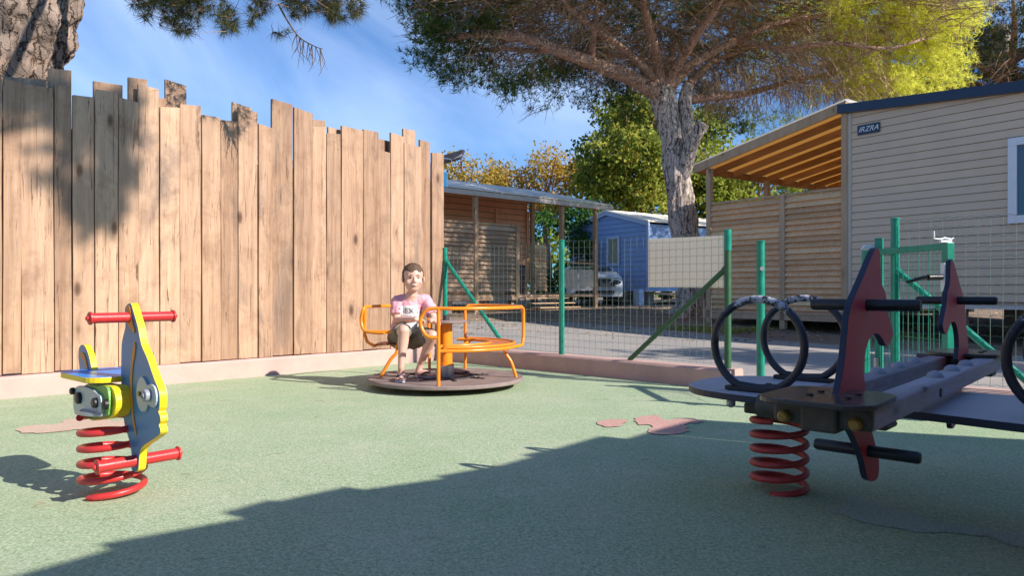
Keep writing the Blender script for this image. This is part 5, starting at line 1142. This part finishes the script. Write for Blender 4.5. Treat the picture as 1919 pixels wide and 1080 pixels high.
# shorts
b = MB(); b.ball(J['pel'], .112, (1.05,1,.75), 20)
for s_, f_ in (('r', .86), ('l', .90)):
    h_, k_ = J[s_+'hip'], J[s_+'kn']; q = h_.lerp(k_, f_); limb(b, [h_, h_.lerp(q, .5)+V((0,0,.006)), q], [.086,.077,.068], 20, ends=False); b.ball(h_, .086, n=16)
so = b.build('shorts', M['shorts'], e, smooth=True, var=False); remesh(so, .0055, 3); folds(so, .02, .05)
for a_, d in ((J['ran'], rf), (J['lan'], lf)):
    d = d.normalized(); s_ = V((d.y, -d.x, 0)); c_ = V((a_.x, a_.y, 0)); out2 = []
    for t, w_ in ((-.052,.0),(-.045,.022),(-.01,.030),(.04,.030),(.09,.040),(.125,.036),(.150,.018),(.156,0)): out2.append((t, w_))
    pts = [c_+d*t+s_*w_ for t, w_ in out2]+[c_+d*t-s_*w_ for t, w_ in reversed(out2[1:-1])]
    for q in pts: q.z = .0985
    b = MB(); b.prism(spline(pts, 3, True), V((0,0,.012))); fo = b.build('flip_flop', M['flips'], e, bev=.002)
    b = MB(); tp = c_+d*.105+V((0,0,.122))
    for k in (-1, 1): b.tube(spline([tp, c_+d*.065+s_*.022*k+V((0,0,.146)), c_+d*.02+s_*.034*k+V((0,0,.122))], 4), [.0065]*9, 8)
    b.build('strap', M['flip'], fo, smooth=True)

# fallen pine needles and grit on the rubber and in the lane
b = MB()
for _ in range(90):
    Y = random.uniform(1.9, 8); X = random.uniform(-.72, .72)*Y; p_ = V((X, Y, .0215))
    if (p_-C0).dot(NL) < .1 or (p_-C0).dot(NR) < .1: continue
    for k in range(2):
        a = random.uniform(0, 6.28); q = p_+V((math.cos(a), math.sin(a), 0))*random.uniform(.03, .075); m_ = (p_+q)/2+V((random.uniform(-.01,.01), random.uniform(-.01,.01), .004)); b.cv = random.random(); b.tube([p_, m_, q], .0006, 3, caps=False)
tag(b.build('fallen_needles', M['twig']), 'dry pine needles scattered over the green rubber', 'pine needles', kind='stuff')
n = 4500; x = rng.uniform(-6, 14, n); y = rng.uniform(7, 20, n); far_ok = (y > 13-.55*np.clip(x, 0, 9)+rng.normal(0, .5, n)) ; x, y = x[far_ok], y[far_ok]
z = np.array([gz(a, c_) for a, c_ in zip(x, y)])+.02
leaves('leaf_litter', np.stack([x, y, z], 1), .07, M['twig'], None, rng.uniform(0, 1, len(x)), up=2.5); tag(bpy.data.objects['leaf_litter'], 'brown leaf litter along the far side of the lane', 'leaf litter', kind='stuff')
n = 700; x = rng.uniform(2.5, 6.5, n); y = 13.2-.35*(x-2.5)+rng.normal(0, .45, n); k = (np.sin(x*2.1)+np.sin(y*3)) > .3; x, y = x[k], y[k]; z = np.array([gz(a, c_) for a, c_ in zip(x, y)])
needles('grass', np.stack([x, y, z], 1), np.tile([0, 0, 1.0], (len(x), 1)), 9, .09, .004, M['leafl'], None, rng.uniform(.2, .9, len(x)), .7); tag(bpy.data.objects['grass'], 'thin tufts of grass on the dirt in front of the pergola', 'grass', kind='stuff')
